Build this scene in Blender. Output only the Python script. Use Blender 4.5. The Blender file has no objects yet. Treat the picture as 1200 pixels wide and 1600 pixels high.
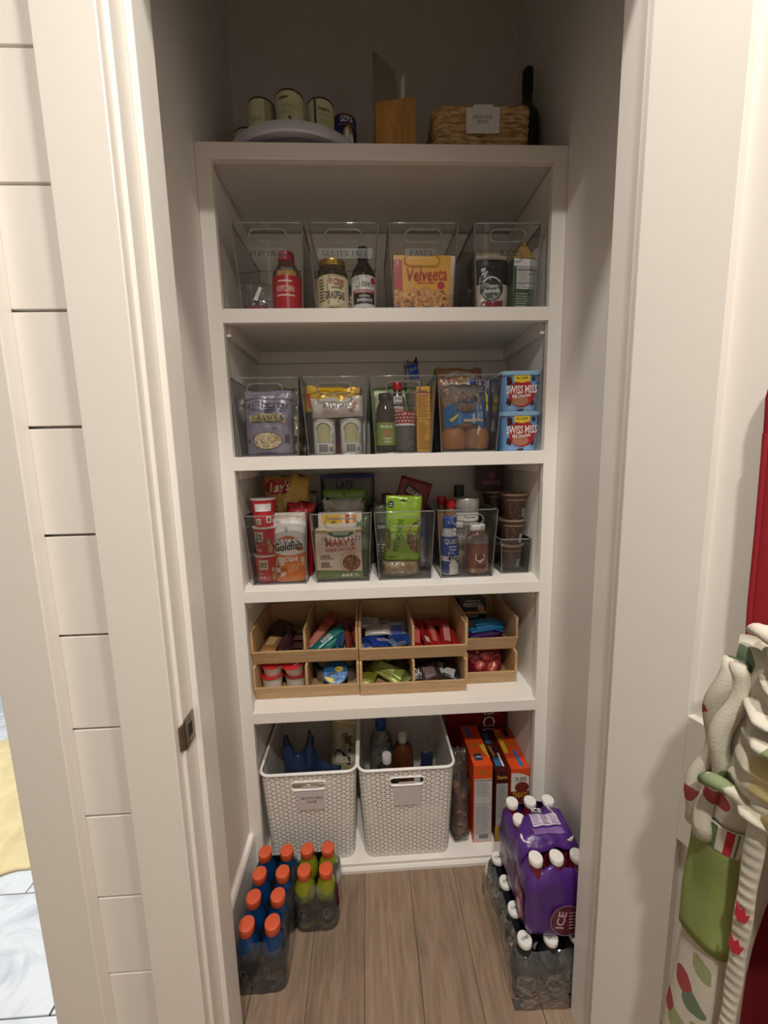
import bpy, bmesh, math, random
from mathutils import Matrix, Vector, noise
PI = math.pi
rnd = random.Random(7)
scene = bpy.context.scene
COL = scene.collection

# ---------------------------------------------------------------- camera
def cam_matrix(loc, pitch, yaw, roll):
    cp, sp, cy, sy = math.cos(pitch), math.sin(pitch), math.cos(yaw), math.sin(yaw)
    f = Vector((sy*cp, cy*cp, -sp)); r0 = Vector((cy, -sy, 0)); u0 = r0.cross(f)
    cr, sr = math.cos(roll), math.sin(roll)
    r = cr*r0 + sr*u0; u = -sr*r0 + cr*u0
    m = Matrix((r, u, -f)).transposed().to_4x4(); m.translation = loc
    return m
cd = bpy.data.cameras.new('camera'); cam = bpy.data.objects.new('camera', cd); COL.objects.link(cam)
cd.sensor_fit = 'HORIZONTAL'; cd.sensor_width = 36.0; cd.lens = 18.3365; cd.clip_start = 0.02
cam.matrix_world = cam_matrix((-0.0721, -1.1080, 1.3427), math.radians(8.0149), math.radians(2.4656), math.radians(-1.3336))
scene.camera = cam

# ---------------------------------------------------------------- world, lights, exposure
vs = scene.view_settings
vs.view_transform = 'Standard'; vs.look = 'None'; vs.gamma = 1.0; vs.use_curve_mapping = False
vs.exposure = 0.45
scene.cycles.transparent_max_bounces = 32
scene.cycles.max_bounces = 6; scene.cycles.diffuse_bounces = 4; scene.cycles.glossy_bounces = 3; scene.cycles.transmission_bounces = 4
scene.cycles.adaptive_threshold = 0.03
scene.cycles.sample_clamp_indirect = 4.0
wd = bpy.data.worlds.new('world'); scene.world = wd; wd.use_nodes = True
wd.node_tree.nodes['Background'].inputs[0].default_value = (0.9, 0.85, 0.78, 1)
wd.node_tree.nodes['Background'].inputs[1].default_value = 0.05

def area_light(name, loc, size, power, color, rot=(0, 0, 0), spread=PI):
    l = bpy.data.lights.new(name, 'AREA'); l.shape = 'DISK'; l.size = size; l.energy = power; l.color = color; l.spread = spread
    o = bpy.data.objects.new(name, l); COL.objects.link(o); o.location = loc; o.rotation_euler = rot
    return o
WARM = (1.0, 0.94, 0.86)
CEIL = 2.90
area_light('hall_downlight_beam', (0.02, -0.87, CEIL-0.03), 0.11, 9, WARM, spread=math.radians(130))
area_light('hall_downlight_beam', (-0.05, -1.73, CEIL-0.03), 0.11, 21, WARM, spread=math.radians(150))
area_light('bathroom_light_beam', (-1.5, 0.1, 2.55), 0.5, 24, (0.94, 0.975, 1.0))
# ---------------------------------------------------------------- materials
def lin(c):
    c = c/255.0
    return c/12.92 if c <= 0.04045 else ((c+0.055)/1.055)**2.4
def rgb(c): return (lin(c[0]), lin(c[1]), lin(c[2]), 1.0)
_mats = {}
def new_mat(name):
    m = bpy.data.materials.new(name); m.use_nodes = True; m.node_tree.nodes.clear()
    return m, m.node_tree.nodes, m.node_tree.links
def M(c, rough=0.5, var=0.05, scale=35.0, bump=0.0, metal=0.0, spec=0.5, stretch=None, coat=0.0, trans=0.0, bscale=None):
    key = (c, rough, var, scale, bump, metal, spec, stretch, coat, trans, bscale)
    if key in _mats: return _mats[key]
    m, N, L = new_mat('paint_%d_%d_%d' % c)
    out = N.new('ShaderNodeOutputMaterial'); b = N.new('ShaderNodeBsdfPrincipled')
    b.inputs['Roughness'].default_value = rough; b.inputs['Metallic'].default_value = metal
    b.inputs['Specular IOR Level'].default_value = spec; b.inputs['Coat Weight'].default_value = coat
    b.inputs['Transmission Weight'].default_value = trans
    tc = N.new('ShaderNodeTexCoord'); nz = N.new('ShaderNodeTexNoise')
    nz.inputs['Scale'].default_value = scale; nz.inputs['Detail'].default_value = 3
    src = tc.outputs['Object']
    if stretch:
        mp = N.new('ShaderNodeMapping'); mp.inputs['Scale'].default_value = stretch; L.new(src, mp.inputs[0]); src = mp.outputs[0]
    L.new(src, nz.inputs['Vector'])
    mx = N.new('ShaderNodeMix'); mx.data_type = 'RGBA'
    base = rgb(c)
    mx.inputs[6].default_value = tuple(v*(1-var*2) for v in base[:3])+(1,)
    mx.inputs[7].default_value = tuple(min(1, v*(1+var)) for v in base[:3])+(1,)
    L.new(nz.outputs['Fac'], mx.inputs[0]); L.new(mx.outputs[2], b.inputs['Base Color'])
    if bump:
        bp = N.new('ShaderNodeBump'); bp.inputs['Strength'].default_value = bump; bp.inputs['Distance'].default_value = 0.004
        h = nz.outputs['Fac']
        if bscale:
            n2 = N.new('ShaderNodeTexNoise'); n2.inputs['Scale'].default_value = bscale; n2.inputs['Detail'].default_value = 4
            L.new(src, n2.inputs['Vector']); h = n2.outputs['Fac']
        L.new(h, bp.inputs['Height']); L.new(bp.outputs[0], b.inputs['Normal'])
    L.new(b.outputs[0], out.inputs[0])
    _mats[key] = m
    return m
def paper(c): return M(c, 0.5, 0.03)
def gloss(c): return M(c, 0.28, 0.04)
def foil(c): return M(c, 0.3, 0.06, 20, 0.55, 0.15, 0.6, None, 0.0, 0.0, 45.0)
def see_through(name, tint, haze, gloss_rough, ior=1.45, hazecol=(0.8, 0.8, 0.8), boost=1.0, wrinkle=0.0, wscale=30.0):
    m, N, L = new_mat(name)
    out = N.new('ShaderNodeOutputMaterial'); tr = N.new('ShaderNodeBsdfTransparent'); gl = N.new('ShaderNodeBsdfGlossy'); df = N.new('ShaderNodeBsdfDiffuse')
    tr.inputs[0].default_value = tuple(tint)+(1,); gl.inputs['Roughness'].default_value = gloss_rough; gl.inputs[0].default_value = (0.95, 0.95, 0.95, 1)
    df.inputs[0].default_value = tuple(hazecol)+(1,)
    fr = N.new('ShaderNodeFresnel'); fr.inputs[0].default_value = ior
    mu = N.new('ShaderNodeMath'); mu.operation = 'MULTIPLY'; mu.use_clamp = True; mu.inputs[1].default_value = boost
    m1 = N.new('ShaderNodeMixShader'); m2 = N.new('ShaderNodeMixShader'); m1.inputs[0].default_value = haze
    tc = N.new('ShaderNodeTexCoord'); nz = N.new('ShaderNodeTexNoise'); nz.inputs['Scale'].default_value = wscale; nz.inputs['Detail'].default_value = 2
    L.new(tc.outputs['Object'], nz.inputs['Vector'])
    if wrinkle:
        bp = N.new('ShaderNodeBump'); bp.inputs['Strength'].default_value = wrinkle; bp.inputs['Distance'].default_value = 0.006
        L.new(nz.outputs['Fac'], bp.inputs['Height']); L.new(bp.outputs[0], gl.inputs['Normal']); L.new(bp.outputs[0], fr.inputs['Normal'])
        rm = N.new('ShaderNodeMath'); rm.operation = 'MULTIPLY'; rm.inputs[1].default_value = haze*2
        L.new(nz.outputs['Fac'], rm.inputs[0]); L.new(rm.outputs[0], m1.inputs[0])
    L.new(fr.outputs[0], mu.inputs[0])
    L.new(tr.outputs[0], m1.inputs[1]); L.new(df.outputs[0], m1.inputs[2])
    L.new(mu.outputs[0], m2.inputs[0]); L.new(m1.outputs[0], m2.inputs[1]); L.new(gl.outputs[0], m2.inputs[2])
    L.new(m2.outputs[0], out.inputs[0])
    return m
CLEAR = see_through('clear_acrylic', (0.988, 0.990, 0.989), 0.005, 0.03, 1.42, boost=0.75)
EDGE = see_through('clear_acrylic_edge', (0.76, 0.77, 0.76), 0.18, 0.08, 1.5, boost=1.5)
GLASSY = see_through('clear_jar', (0.93, 0.94, 0.94), 0.03, 0.05, 1.5)
FILM = see_through('shrink_film', (0.95, 0.95, 0.95), 0.035, 0.10, 1.5, boost=1.5, wrinkle=1.0, wscale=34)
BAGFILM = see_through('bag_film', (0.95, 0.95, 0.95), 0.05, 0.12, 1.5, boost=1.5, wrinkle=0.8, wscale=40)
STICKER = see_through('clear_sticker', (0.975, 0.975, 0.975), 0.014, 0.3)
PAINT = M((238, 233, 226), 0.42, 0.012, 6)
WALLP = M((236, 232, 226), 0.6, 0.012, 5)
TRIM = M((240, 235, 227), 0.34, 0.01, 6)
INK = M((38, 36, 38), 0.5, 0.02)
WHITE = paper((236, 234, 230))
PLASTW = M((240, 238, 234), 0.35, 0.02)

def wood_mat(name, dark, light, scale, stretch, rough=0.5, bump=0.15, rand=0.0, ringmix=0.35):
    m, N, L = new_mat(name)
    out = N.new('ShaderNodeOutputMaterial'); b = N.new('ShaderNodeBsdfPrincipled'); b.inputs['Roughness'].default_value = rough
    tc = N.new('ShaderNodeTexCoord'); mp = N.new('ShaderNodeMapping'); mp.inputs['Scale'].default_value = stretch
    oi = N.new('ShaderNodeObjectInfo'); ad = N.new('ShaderNodeVectorMath'); ad.operation = 'ADD'
    sc = N.new('ShaderNodeVectorMath'); sc.operation = 'SCALE'; sc.inputs['Scale'].default_value = 7.0
    cb = N.new('ShaderNodeCombineXYZ'); L.new(oi.outputs['Random'], cb.inputs[0]); L.new(oi.outputs['Random'], cb.inputs[1]); L.new(cb.outputs[0], sc.inputs[0])
    L.new(tc.outputs['Object'], ad.inputs[0]); L.new(sc.outputs[0], ad.inputs[1]); L.new(ad.outputs[0], mp.inputs[0])
    n1 = N.new('ShaderNodeTexNoise'); n1.inputs['Scale'].default_value = scale; n1.inputs['Detail'].default_value = 6; n1.inputs['Distortion'].default_value = 0.6
    n2 = N.new('ShaderNodeTexNoise'); n2.inputs['Scale'].default_value = scale*0.22; n2.inputs['Detail'].default_value = 3
    L.new(mp.outputs[0], n1.inputs['Vector']); L.new(mp.outputs[0], n2.inputs['Vector'])
    mm = N.new('ShaderNodeMath'); mm.operation = 'MULTIPLY_ADD'; mm.inputs[1].default_value = ringmix; L.new(n2.outputs['Fac'], mm.inputs[0])
    m3 = N.new('ShaderNodeMath'); m3.operation = 'MULTIPLY'; m3.inputs[1].default_value = 1-ringmix; L.new(n1.outputs['Fac'], m3.inputs[0]); L.new(m3.outputs[0], mm.inputs[2])
    rd = N.new('ShaderNodeMath'); rd.operation = 'MULTIPLY_ADD'; rd.inputs[1].default_value = rand; rd.inputs[2].default_value = -rand/2
    L.new(oi.outputs['Random'], rd.inputs[0]); a2 = N.new('ShaderNodeMath'); a2.operation = 'ADD'; L.new(mm.outputs[0], a2.inputs[0]); L.new(rd.outputs[0], a2.inputs[1])
    cr = N.new('ShaderNodeValToRGB'); cr.color_ramp.elements[0].position = 0.3; cr.color_ramp.elements[1].position = 0.7
    cr.color_ramp.elements[0].color = rgb(dark); cr.color_ramp.elements[1].color = rgb(light)
    L.new(a2.outputs[0], cr.inputs[0]); L.new(cr.outputs[0], b.inputs['Base Color'])
    bp = N.new('ShaderNodeBump'); bp.inputs['Strength'].default_value = bump; bp.inputs['Distance'].default_value = 0.002
    L.new(n1.outputs['Fac'], bp.inputs['Height']); L.new(bp.outputs[0], b.inputs['Normal']); L.new(b.outputs[0], out.inputs[0])
    return m
PLANK = wood_mat('oak_plank', (114, 95, 78), (156, 133, 111), 26, (3.0, 0.35, 3.0), 0.5, 0.12, 0.22)
BAMBOO = wood_mat('bamboo', (184, 146, 102), (212, 180, 136), 60, (0.25, 3.0, 3.0), 0.45, 0.05, 0.12)
BLOCKW = wood_mat('beech_block', (176, 124, 66), (204, 152, 88), 40, (2.5, 2.5, 0.3), 0.45, 0.05)

def speckle_mat(name, cols, scale, rough=0.6, bump=0.6):
    """nuts, kernels, oats: voronoi cells in several colours"""
    m, N, L = new_mat(name)
    out = N.new('ShaderNodeOutputMaterial'); b = N.new('ShaderNodeBsdfPrincipled'); b.inputs['Roughness'].default_value = rough
    tc = N.new('ShaderNodeTexCoord'); v = N.new('ShaderNodeTexVoronoi'); v.inputs['Scale'].default_value = scale; L.new(tc.outputs['Object'], v.inputs['Vector'])
    sp = N.new('ShaderNodeSeparateColor'); L.new(v.outputs['Color'], sp.inputs[0])
    cr = N.new('ShaderNodeValToRGB'); cr.color_ramp.interpolation = 'CONSTANT'
    els = cr.color_ramp.elements
    while len(els) < len(cols): els.new(0.5)
    for i, c in enumerate(cols):
        els[i].position = i/len(cols); els[i].color = rgb(c)
    L.new(sp.outputs[0], cr.inputs[0]); L.new(cr.outputs[0], b.inputs['Base Color'])
    bp = N.new('ShaderNodeBump'); bp.inputs['Strength'].default_value = bump; bp.inputs['Distance'].default_value = 0.004; bp.invert = True
    L.new(v.outputs['Distance'], bp.inputs['Height']); L.new(bp.outputs[0], b.inputs['Normal']); L.new(b.outputs[0], out.inputs[0])
    return m

# ---------------------------------------------------------------- mesh builder
class MB:
    def __init__(s): s.v = []; s.f = []; s.uv = None
    def add(s, v, f):
        o = len(s.v); s.v += [tuple(p) for p in v]; s.f += [tuple(i+o for i in q) for q in f]; return s
    def box(s, x0, x1, y0, y1, z0, z1):
        v = [(x, y, z) for x in (x0, x1) for y in (y0, y1) for z in (z0, z1)]
        return s.add(v, [(0, 1, 3, 2), (4, 6, 7, 5), (0, 4, 5, 1), (2, 3, 7, 6), (0, 2, 6, 4), (1, 5, 7, 3)])
    def lathe(s, prof, n=24, cx=0, cy=0, cap=True, sx=1, sy=1):
        v = []
        for r, z in prof:
            for k in range(n):
                a = 2*PI*k/n; v.append((cx+r*sx*math.sin(a), cy-r*sy*math.cos(a), z))
        f = []
        for i in range(len(prof)-1):
            for k in range(n):
                k2 = (k+1) % n; f.append((i*n+k, i*n+k2, (i+1)*n+k2, (i+1)*n+k))
        if cap:
            f.append(tuple(range(n-1, -1, -1))); f.append(tuple((len(prof)-1)*n+k for k in range(n)))
        return s.add(v, f)
    def tube(s, pts, r, n=8, closed=False, flat=1.0):
        pts = [Vector(p) for p in pts]; m = len(pts); v = []; prev = None
        for i, p in enumerate(pts):
            a = pts[(i-1) % m] if (closed or i > 0) else p
            b = pts[(i+1) % m] if (closed or i < m-1) else p
            t = (b-a).normalized() if (b-a).length > 1e-9 else Vector((0, 0, 1))
            if prev is None:
                prev = t.cross(Vector((0, 0, 1)))
                if prev.length < 0.1: prev = t.cross(Vector((0, 1, 0)))
            x = (prev - t*prev.dot(t)).normalized(); y = t.cross(x); prev = x
            rr = r(i/(m-1 if m > 1 else 1)) if callable(r) else r
            for k in range(n):
                g = 2*PI*k/n; v.append(tuple(p + x*math.cos(g)*rr + y*math.sin(g)*rr*flat))
        f = []
        for i in range(m if closed else m-1):
            j = (i+1) % m
            for k in range(n): f.append((i*n+k, i*n+(k+1) % n, j*n+(k+1) % n, j*n+k))
        if not closed:
            f.append(tuple(range(n-1, -1, -1))); f.append(tuple((m-1)*n+k for k in range(n)))
        return s.add(v, f)
    def prism(s, poly, a, b, axis='y'):
        """polygon (p,q) extruded from a to b along axis: y -> (p,y,q), x -> (x,p,q), z -> (p,q,z)"""
        mk = {'y': lambda p, q, t: (p, t, q), 'x': lambda p, q, t: (t, p, q), 'z': lambda p, q, t: (p, q, t)}[axis]
        n = len(poly); v = [mk(p, q, a) for p, q in poly]+[mk(p, q, b) for p, q in poly]
        f = [tuple(range(n-1, -1, -1)), tuple(range(n, 2*n))]+[(i, (i+1) % n, n+(i+1) % n, n+i) for i in range(n)]
        return s.add(v, f)
    def loft(s, rings, cap0=True, cap1=True):
        n = len(rings[0]); v = [p for r in rings for p in r]; f = []
        for i in range(len(rings)-1):
            for k in range(n): f.append((i*n+k, i*n+(k+1) % n, (i+1)*n+(k+1) % n, (i+1)*n+k))
        if cap0: f.append(tuple(range(n-1, -1, -1)))
        if cap1: f.append(tuple((len(rings)-1)*n+k for k in range(n)))
        return s.add(v, f)
    def surf(s, nu, nv, fn):
        v = [fn(i/nu, j/nv) for j in range(nv+1) for i in range(nu+1)]
        f = [(j*(nu+1)+i, j*(nu+1)+i+1, (j+1)*(nu+1)+i+1, (j+1)*(nu+1)+i) for j in range(nv) for i in range(nu)]
        return s.add(v, f)
    def xf(s, m): s.v = [tuple(m @ Vector(p)) for p in s.v]; return s
    def mp(s, fn): s.v = [fn(*p) for p in s.v]; return s
def rrect(w, d, r, z, cx=0, cy=0, n=4):
    out = []
    for (sx, sy, a0) in ((1, 1, 0), (-1, 1, PI/2), (-1, -1, PI), (1, -1, 1.5*PI)):
        for k in range(n+1):
            a = a0+PI/2*k/n; out.append((cx+sx*(w/2-r)+r*math.cos(a), cy+sy*(d/2-r)+r*math.sin(a), z))
    return out
def rr2(w, h, r, cx=0, cz=0, n=4): return [(p[0], p[1]) for p in rrect(w, h, r, 0, cx, cz, n)]

def mesh_of(name, mb, smooth=None, fix=True):
    me = bpy.data.meshes.new(name); me.from_pydata(mb.v, [], mb.f)
    if fix:
        bm = bmesh.new(); bm.from_mesh(me); bmesh.ops.recalc_face_normals(bm, faces=bm.faces); bm.to_mesh(me); bm.free()
    if mb.uv:
        ul = me.uv_layers.new(name='UVMap')
        for lp in me.loops: ul.data[lp.index].uv = mb.uv[lp.vertex_index]
    if smooth is not None:
        me.shade_smooth()
        if smooth < 179:
            me.set_sharp_from_angle(angle=math.radians(smooth))
    me.update()
    return me
def raw(name, me, mat, parent=None, loc=(0, 0, 0), rot=(0, 0, 0)):
    o = bpy.data.objects.new(name, me); COL.objects.link(o)
    if mat is not None and not me.materials: me.materials.append(mat)
    o.location = loc; o.rotation_euler = rot
    if parent is not None: o.parent = parent
    return o
def tag(o, label=None, cat=None, group=None, kind=None):
    if label: o['label'] = label
    if cat: o['category'] = cat
    if group: o['group'] = group
    if kind: o['kind'] = kind
    return o
def thing(name, label, cat, loc=(0, 0, 0), rz=0.0, group=None, rot=None, kind=None):
    o = bpy.data.objects.new(name, None); COL.objects.link(o); o.empty_display_size = 0.02
    o.location = loc; o.rotation_euler = rot if rot else (0, 0, rz)
    return tag(o, label, cat, group, kind)
def part(parent, name, mb, mat, smooth=None, bev=0.0, label=None, loc=(0, 0, 0), rot=(0, 0, 0), fix=True, solid=0.0, sub=0, kind=None):
    o = raw(name, mesh_of(name, mb, smooth, fix), mat, parent, loc, rot)
    if solid:
        md = o.modifiers.new('thickness', 'SOLIDIFY'); md.thickness = solid; md.offset = 0
    if bev:
        md = o.modifiers.new('bevel', 'BEVEL'); md.width = bev; md.segments = 2; md.limit_method = 'ANGLE'; md.angle_limit = math.radians(40)
    if sub:
        md = o.modifiers.new('sub', 'SUBSURF'); md.levels = sub; md.render_levels = sub
    if label: o['label'] = label
    if kind: o['kind'] = kind
    return o
def solo(name, mb, mat, label, cat, loc=(0, 0, 0), rot=(0, 0, 0), group=None, **k):
    return tag(part(None, name, mb, mat, loc=loc, rot=rot, **k), label, cat, group)
def struct(name, mb, mat, label, **k):
    return tag(part(None, name, mb, mat, **k), label, None, None, 'structure')
def copy_tree(o, parent=None):
    c = o.copy(); COL.objects.link(c); c.parent = parent
    for ch in o.children: copy_tree(ch, c)
    return c

# ---------------------------------------------------------------- lettering
CH = "ABCDEFGHIJKLMNOPQRSTUVWXYZabcdefghijklmnopqrstuvwxyz0123456789&'.,-%!/"
def build_glyphs(offset):
    objs = []
    def mk(t):
        cu = bpy.data.curves.new('glyph', 'FONT'); cu.body = t; cu.resolution_u = 2; cu.offset = offset; cu.fill_mode = 'FRONT'
        o = bpy.data.objects.new('glyph', cu); COL.objects.link(o); objs.append(o); return o
    A = {c: mk(c) for c in CH}; B = {c: mk('I'+c+'I') for c in CH}; ii = mk('II')
    dg = bpy.context.evaluated_depsgraph_get(); dg.update()
    def get(o):
        me = o.evaluated_get(dg).to_mesh(); v = [(p.co.x, p.co.y) for p in me.vertices]; f = [tuple(p.vertices) for p in me.polygons]
        o.evaluated_get(dg).to_mesh_clear(); return v, f
    base = max(x for x, y in get(ii)[0])
    tab = {}
    for c in CH:
        v, f = get(A[c]); adv = max(x for x, y in get(B[c])[0])-base
        tab[c] = (v, f, adv)
    for o in objs:
        cu = o.data; bpy.data.objects.remove(o); bpy.data.curves.remove(cu)
    cap = max(y for x, y in tab['H'][0])
    return tab, cap
FONTS = {False: build_glyphs(0.0), True: build_glyphs(0.022)}

# serif capitals drawn from thick and thin strokes (unit height)
def _rib(p, q, w):
    a, b = Vector(p), Vector(q); d = b-a; nrm = Vector((-d.y, d.x)).normalized()*w/2
    return [tuple(a+nrm), tuple(a-nrm), tuple(b-nrm), tuple(b+nrm)], [(0, 1, 2, 3)]
def _arc(cx, cy, ax, ay, tx, ty, a0, a1, n=12):
    v = []; f = []
    for k in range(n+1):
        a = math.radians(a0+(a1-a0)*k/n)
        v += [(cx+ax*math.cos(a), cy+ay*math.sin(a)), (cx+(ax-tx)*math.cos(a), cy+(ay-ty)*math.sin(a))]
        if k: f.append((2*k-2, 2*k, 2*k+1, 2*k-1))
    return v, f
TK, TN = 0.15, 0.055
def _st(x, y0=0.0, y1=1.0, w=TK): return [_rib((x, y0), (x, y1), w)]
def _sf(x, y, hw=0.15): return [_rib((x-hw, y+(0.022 if y < 0.5 else -0.022)), (x+hw, y+(0.022 if y < 0.5 else -0.022)), 0.045)]
SER = {
 'I': (0.4, _st(.2)+_sf(.2, 0)+_sf(.2, 1)),
 'P': (0.66, _st(.17)+_sf(.17, 0, .17)+_sf(.12, 1, .1)+[_arc(.2, .74, .4, .26, .14, .05, -90, 90)]),
 'R': (0.76, _st(.17)+_sf(.17, 0, .15)+_sf(.12, 1, .1)+[_arc(.2, .75, .38, .25, .14, .05, -90, 90), _rib((.36, .5), (.66, .02), TK)]+_sf(.66, 0, .11)),
 'B': (0.7, _st(.17)+_sf(.12, 0, .1)+_sf(.12, 1, .1)+[_arc(.2, .76, .36, .24, .13, .05, -90, 90), _arc(.2, .27, .42, .27, .14, .05, -90, 90)]),
 'D': (0.82, _st(.17)+_sf(.12, 0, .1)+_sf(.12, 1, .1)+[_arc(.2, .5, .54, .5, .15, .05, -90, 90, 16)]),
 'O': (0.84, [_arc(.42, .5, .38, .52, .14, .05, 0, 360, 24)]),
 'C': (0.78, [_arc(.42, .5, .38, .52, .14, .05, 48, 312, 20)]+_st(.69, .68, .98, TN)+_st(.69, .06, .24, TN)),
 'G': (0.84, [_arc(.42, .5, .38, .52, .14, .05, 48, 310, 20)]+_st(.69, .68, .98, TN)+_st(.69, .04, .44, TK)+_sf(.69, .42, .12)),
 'E': (0.68, _st(.17)+[_rib((.08, .024), (.6, .024), TN), _rib((.08, .976), (.57, .976), TN), _rib((.2, .52), (.46, .52), TN)]+_st(.585, 0, .22, TN)+_st(.56, .8, 1, TN)+_st(.46, .42, .62, TN)),
 'F': (0.62, _st(.17)+_sf(.17, 0, .16)+[_rib((.08, .976), (.57, .976), TN), _rib((.2, .52), (.46, .52), TN)]+_st(.555, .8, 1, TN)+_st(.46, .42, .62, TN)),
 'L': (0.65, _st(.17)+_sf(.17, 1, .16)+[_rib((.08, .024), (.6, .024), TN)]+_st(.58, 0, .26, TN)),
 'T': (0.7, _st(.35)+_sf(.35, 0, .16)+[_rib((.05, .976), (.65, .976), TN)]+_st(.07, .76, 1, TN)+_st(.63, .76, 1, TN)),
 'U': (0.8, _st(.19, .3)+_sf(.19, 1)+_st(.62, .3, 1, TN)+_sf(.62, 1, .12)+[_arc(.405, .32, .285, .34, .12, .06, 180, 360)]),
 'N': (0.82, _st(.16, 0, 1, TN)+_st(.66, 0, 1, TN)+_sf(.16, 0, .12)+_sf(.66, 1, .12)+_sf(.12, 1, .1)+[_rib((.17, .97), (.65, .05), TK)]),
 'A': (0.78, [_rib((.12, .0), (.4, 1), TN), _rib((.38, 1), (.65, .0), TK), _rib((.22, .33), (.54, .33), TN)]+_sf(.12, 0, .12)+_sf(.65, 0, .14)),
 'K': (0.8, _st(.17)+_sf(.17, 0)+_sf(.17, 1)+[_rib((.22, .42), (.62, .97), TN), _rib((.33, .58), (.66, .03), TK)]+_sf(.66, 0, .12)+_sf(.62, 1, .12)),
 'S': (0.6, [_arc(.3, .74, .22, .27, .1, .05, 40, 270, 14), _arc(.3, .25, .24, .28, .11, .05, -140, 92, 14), _rib((.2, .6), (.42, .4), TK)]),
 "'": (0.25, _st(.12, .72, 1.02, .09)), '-': (0.45, [_rib((.08, .38), (.36, .38), .07)]),
}

# ---------------------------------------------------------------- flat print: 2-d shapes laid on a surface by a mapping
class D:
    def __init__(s): s.v = []; s.f = []
    def add(s, v, f):
        o = len(s.v); s.v += list(v); s.f += [tuple(i+o for i in q) for q in f]; return s
    def rect(s, x0, x1, z0, z1, nx=1, nz=1):
        v = [(x0+(x1-x0)*i/nx, z0+(z1-z0)*j/nz) for j in range(nz+1) for i in range(nx+1)]
        return s.add(v, [(j*(nx+1)+i, j*(nx+1)+i+1, (j+1)*(nx+1)+i+1, (j+1)*(nx+1)+i) for j in range(nz) for i in range(nx)])
    def ell(s, cx, cz, rx, rz, n=24, k=3):
        v = [(cx, cz)]; f = []
        for j in range(1, k+1):
            for i in range(n):
                a = 2*PI*i/n; v.append((cx+rx*j/k*math.cos(a), cz+rz*j/k*math.sin(a)))
        for i in range(n): f.append((0, 1+i, 1+(i+1) % n))
        for j in range(1, k):
            for i in range(n):
                a, b = 1+(j-1)*n+i, 1+(j-1)*n+(i+1) % n; f.append((a, a+n, b+n, b))
        return s.add(v, f)
    def ring(s, cx, cz, rx, rz, t, a0=0, a1=360, n=28): return s.add(*_arc(cx, cz, rx, rz, t, t, a0, a1, n))
    def poly(s, pts): return s.add(pts, [tuple(range(len(pts)))])
    def strip(s, xs, lo, hi):
        v = []; f = []
        for i, x in enumerate(xs):
            v += [(x, lo(x)), (x, hi(x))]
            if i: f.append((2*i-2, 2*i, 2*i+1, 2*i-1))
        return s.add(v, f)
    def text(s, t, cx, cz, h, bold=True, width=None, shear=0.0, rot=0.0, serif=False, arch=0.0, gap=0.0):
        vs_, fs, x = [], [], 0.0
        if not serif: tab, cap = FONTS[bold]
        for c in t:
            if c == ' ': x += 0.32 if not serif else 0.4; continue
            if serif:
                w, strokes = SER[c]
                for v, f in strokes:
                    o = len(vs_); vs_ += [(px+x, py) for px, py in v]; fs += [tuple(i+o for i in q) for q in f]
                x += w+0.02
            else:
                v, f, adv = tab[c]; o = len(vs_)
                vs_ += [((px+x*cap)/cap if False else px/cap+x, py/cap) for px, py in v]; fs += [tuple(i+o for i in q) for q in f]; x += adv/cap+gap
        if not vs_: return s
        w = max(p[0] for p in vs_); k = (width/w/h) if width else 1.0
        ca, sa = math.cos(rot), math.sin(rot); out = []
        for px, py in vs_:
            a = (px-w/2)*h*k + shear*py*h; b = (py-0.5)*h
            if arch: b += arch*(1-(2*(px/w)-1)**2)
            out.append((cx+a*ca-b*sa, cz+a*sa+b*ca))
        return s.add(out, fs)
    def lines(s, x0, x1, z0, z1, n, fill=0.45, jit=0.3, seed=1):
        r = random.Random(seed); p = (z1-z0)/n
        for i in range(n):
            zc = z0+p*(i+0.5); s.rect(x0, x1-(x1-x0)*jit*r.random(), zc-p*fill/2, zc+p*fill/2)
        return s
    def bars(s, x0, x1, z0, z1, n=14, seed=3):
        r = random.Random(seed); x = x0
        while x < x1:
            w = (x1-x0)/n*r.choice((0.5, 0.5, 1.0, 1.5)); s.rect(x, min(x+w*0.55, x1), z0, z1); x += w
        return s
    def blobs(s, x0, x1, z0, z1, n, r0, r1, seed=2, inside=None):
        r = random.Random(seed)
        for _ in range(n):
            x, z = r.uniform(x0, x1), r.uniform(z0, z1)
            if inside and not inside(x, z): continue
            k = r.uniform(r0, r1); s.ell(x, z, k, k*r.uniform(.6, 1), 7, 1)
        return s
    def mb(s, fn):
        m = MB(); m.v = [fn(x, z) for x, z in s.v]; m.f = list(s.f); return m
def deco(parent, name, d, mat, fn, lift=0.0, label=None):
    """one printed layer; fn(x,z,lift) -> point"""
    return part(parent, name, d.mb(lambda x, z: fn(x, z, lift)), mat, fix=False, label=label)
def flat_front(y): return lambda x, z, l: (x, y-0.0004-l, z)
def flat_top(z0): return lambda x, y, l: (x, y, z0+0.0004+l)
def side_left(x0): return lambda y, z, l: (x0-0.0004-l, y, z)
def side_right(x0): return lambda y, z, l: (x0+0.0004+l, y, z)
def wrap(r, r2=None, h=1.0, z0=0.0):
    def fn(x, z, l):
        rr = (r if r2 is None else r+(r2-r)*(z-z0)/h)+0.0005+l; a = x/r
        return (rr*math.sin(a), -rr*math.cos(a), z)
    return fn

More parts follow.
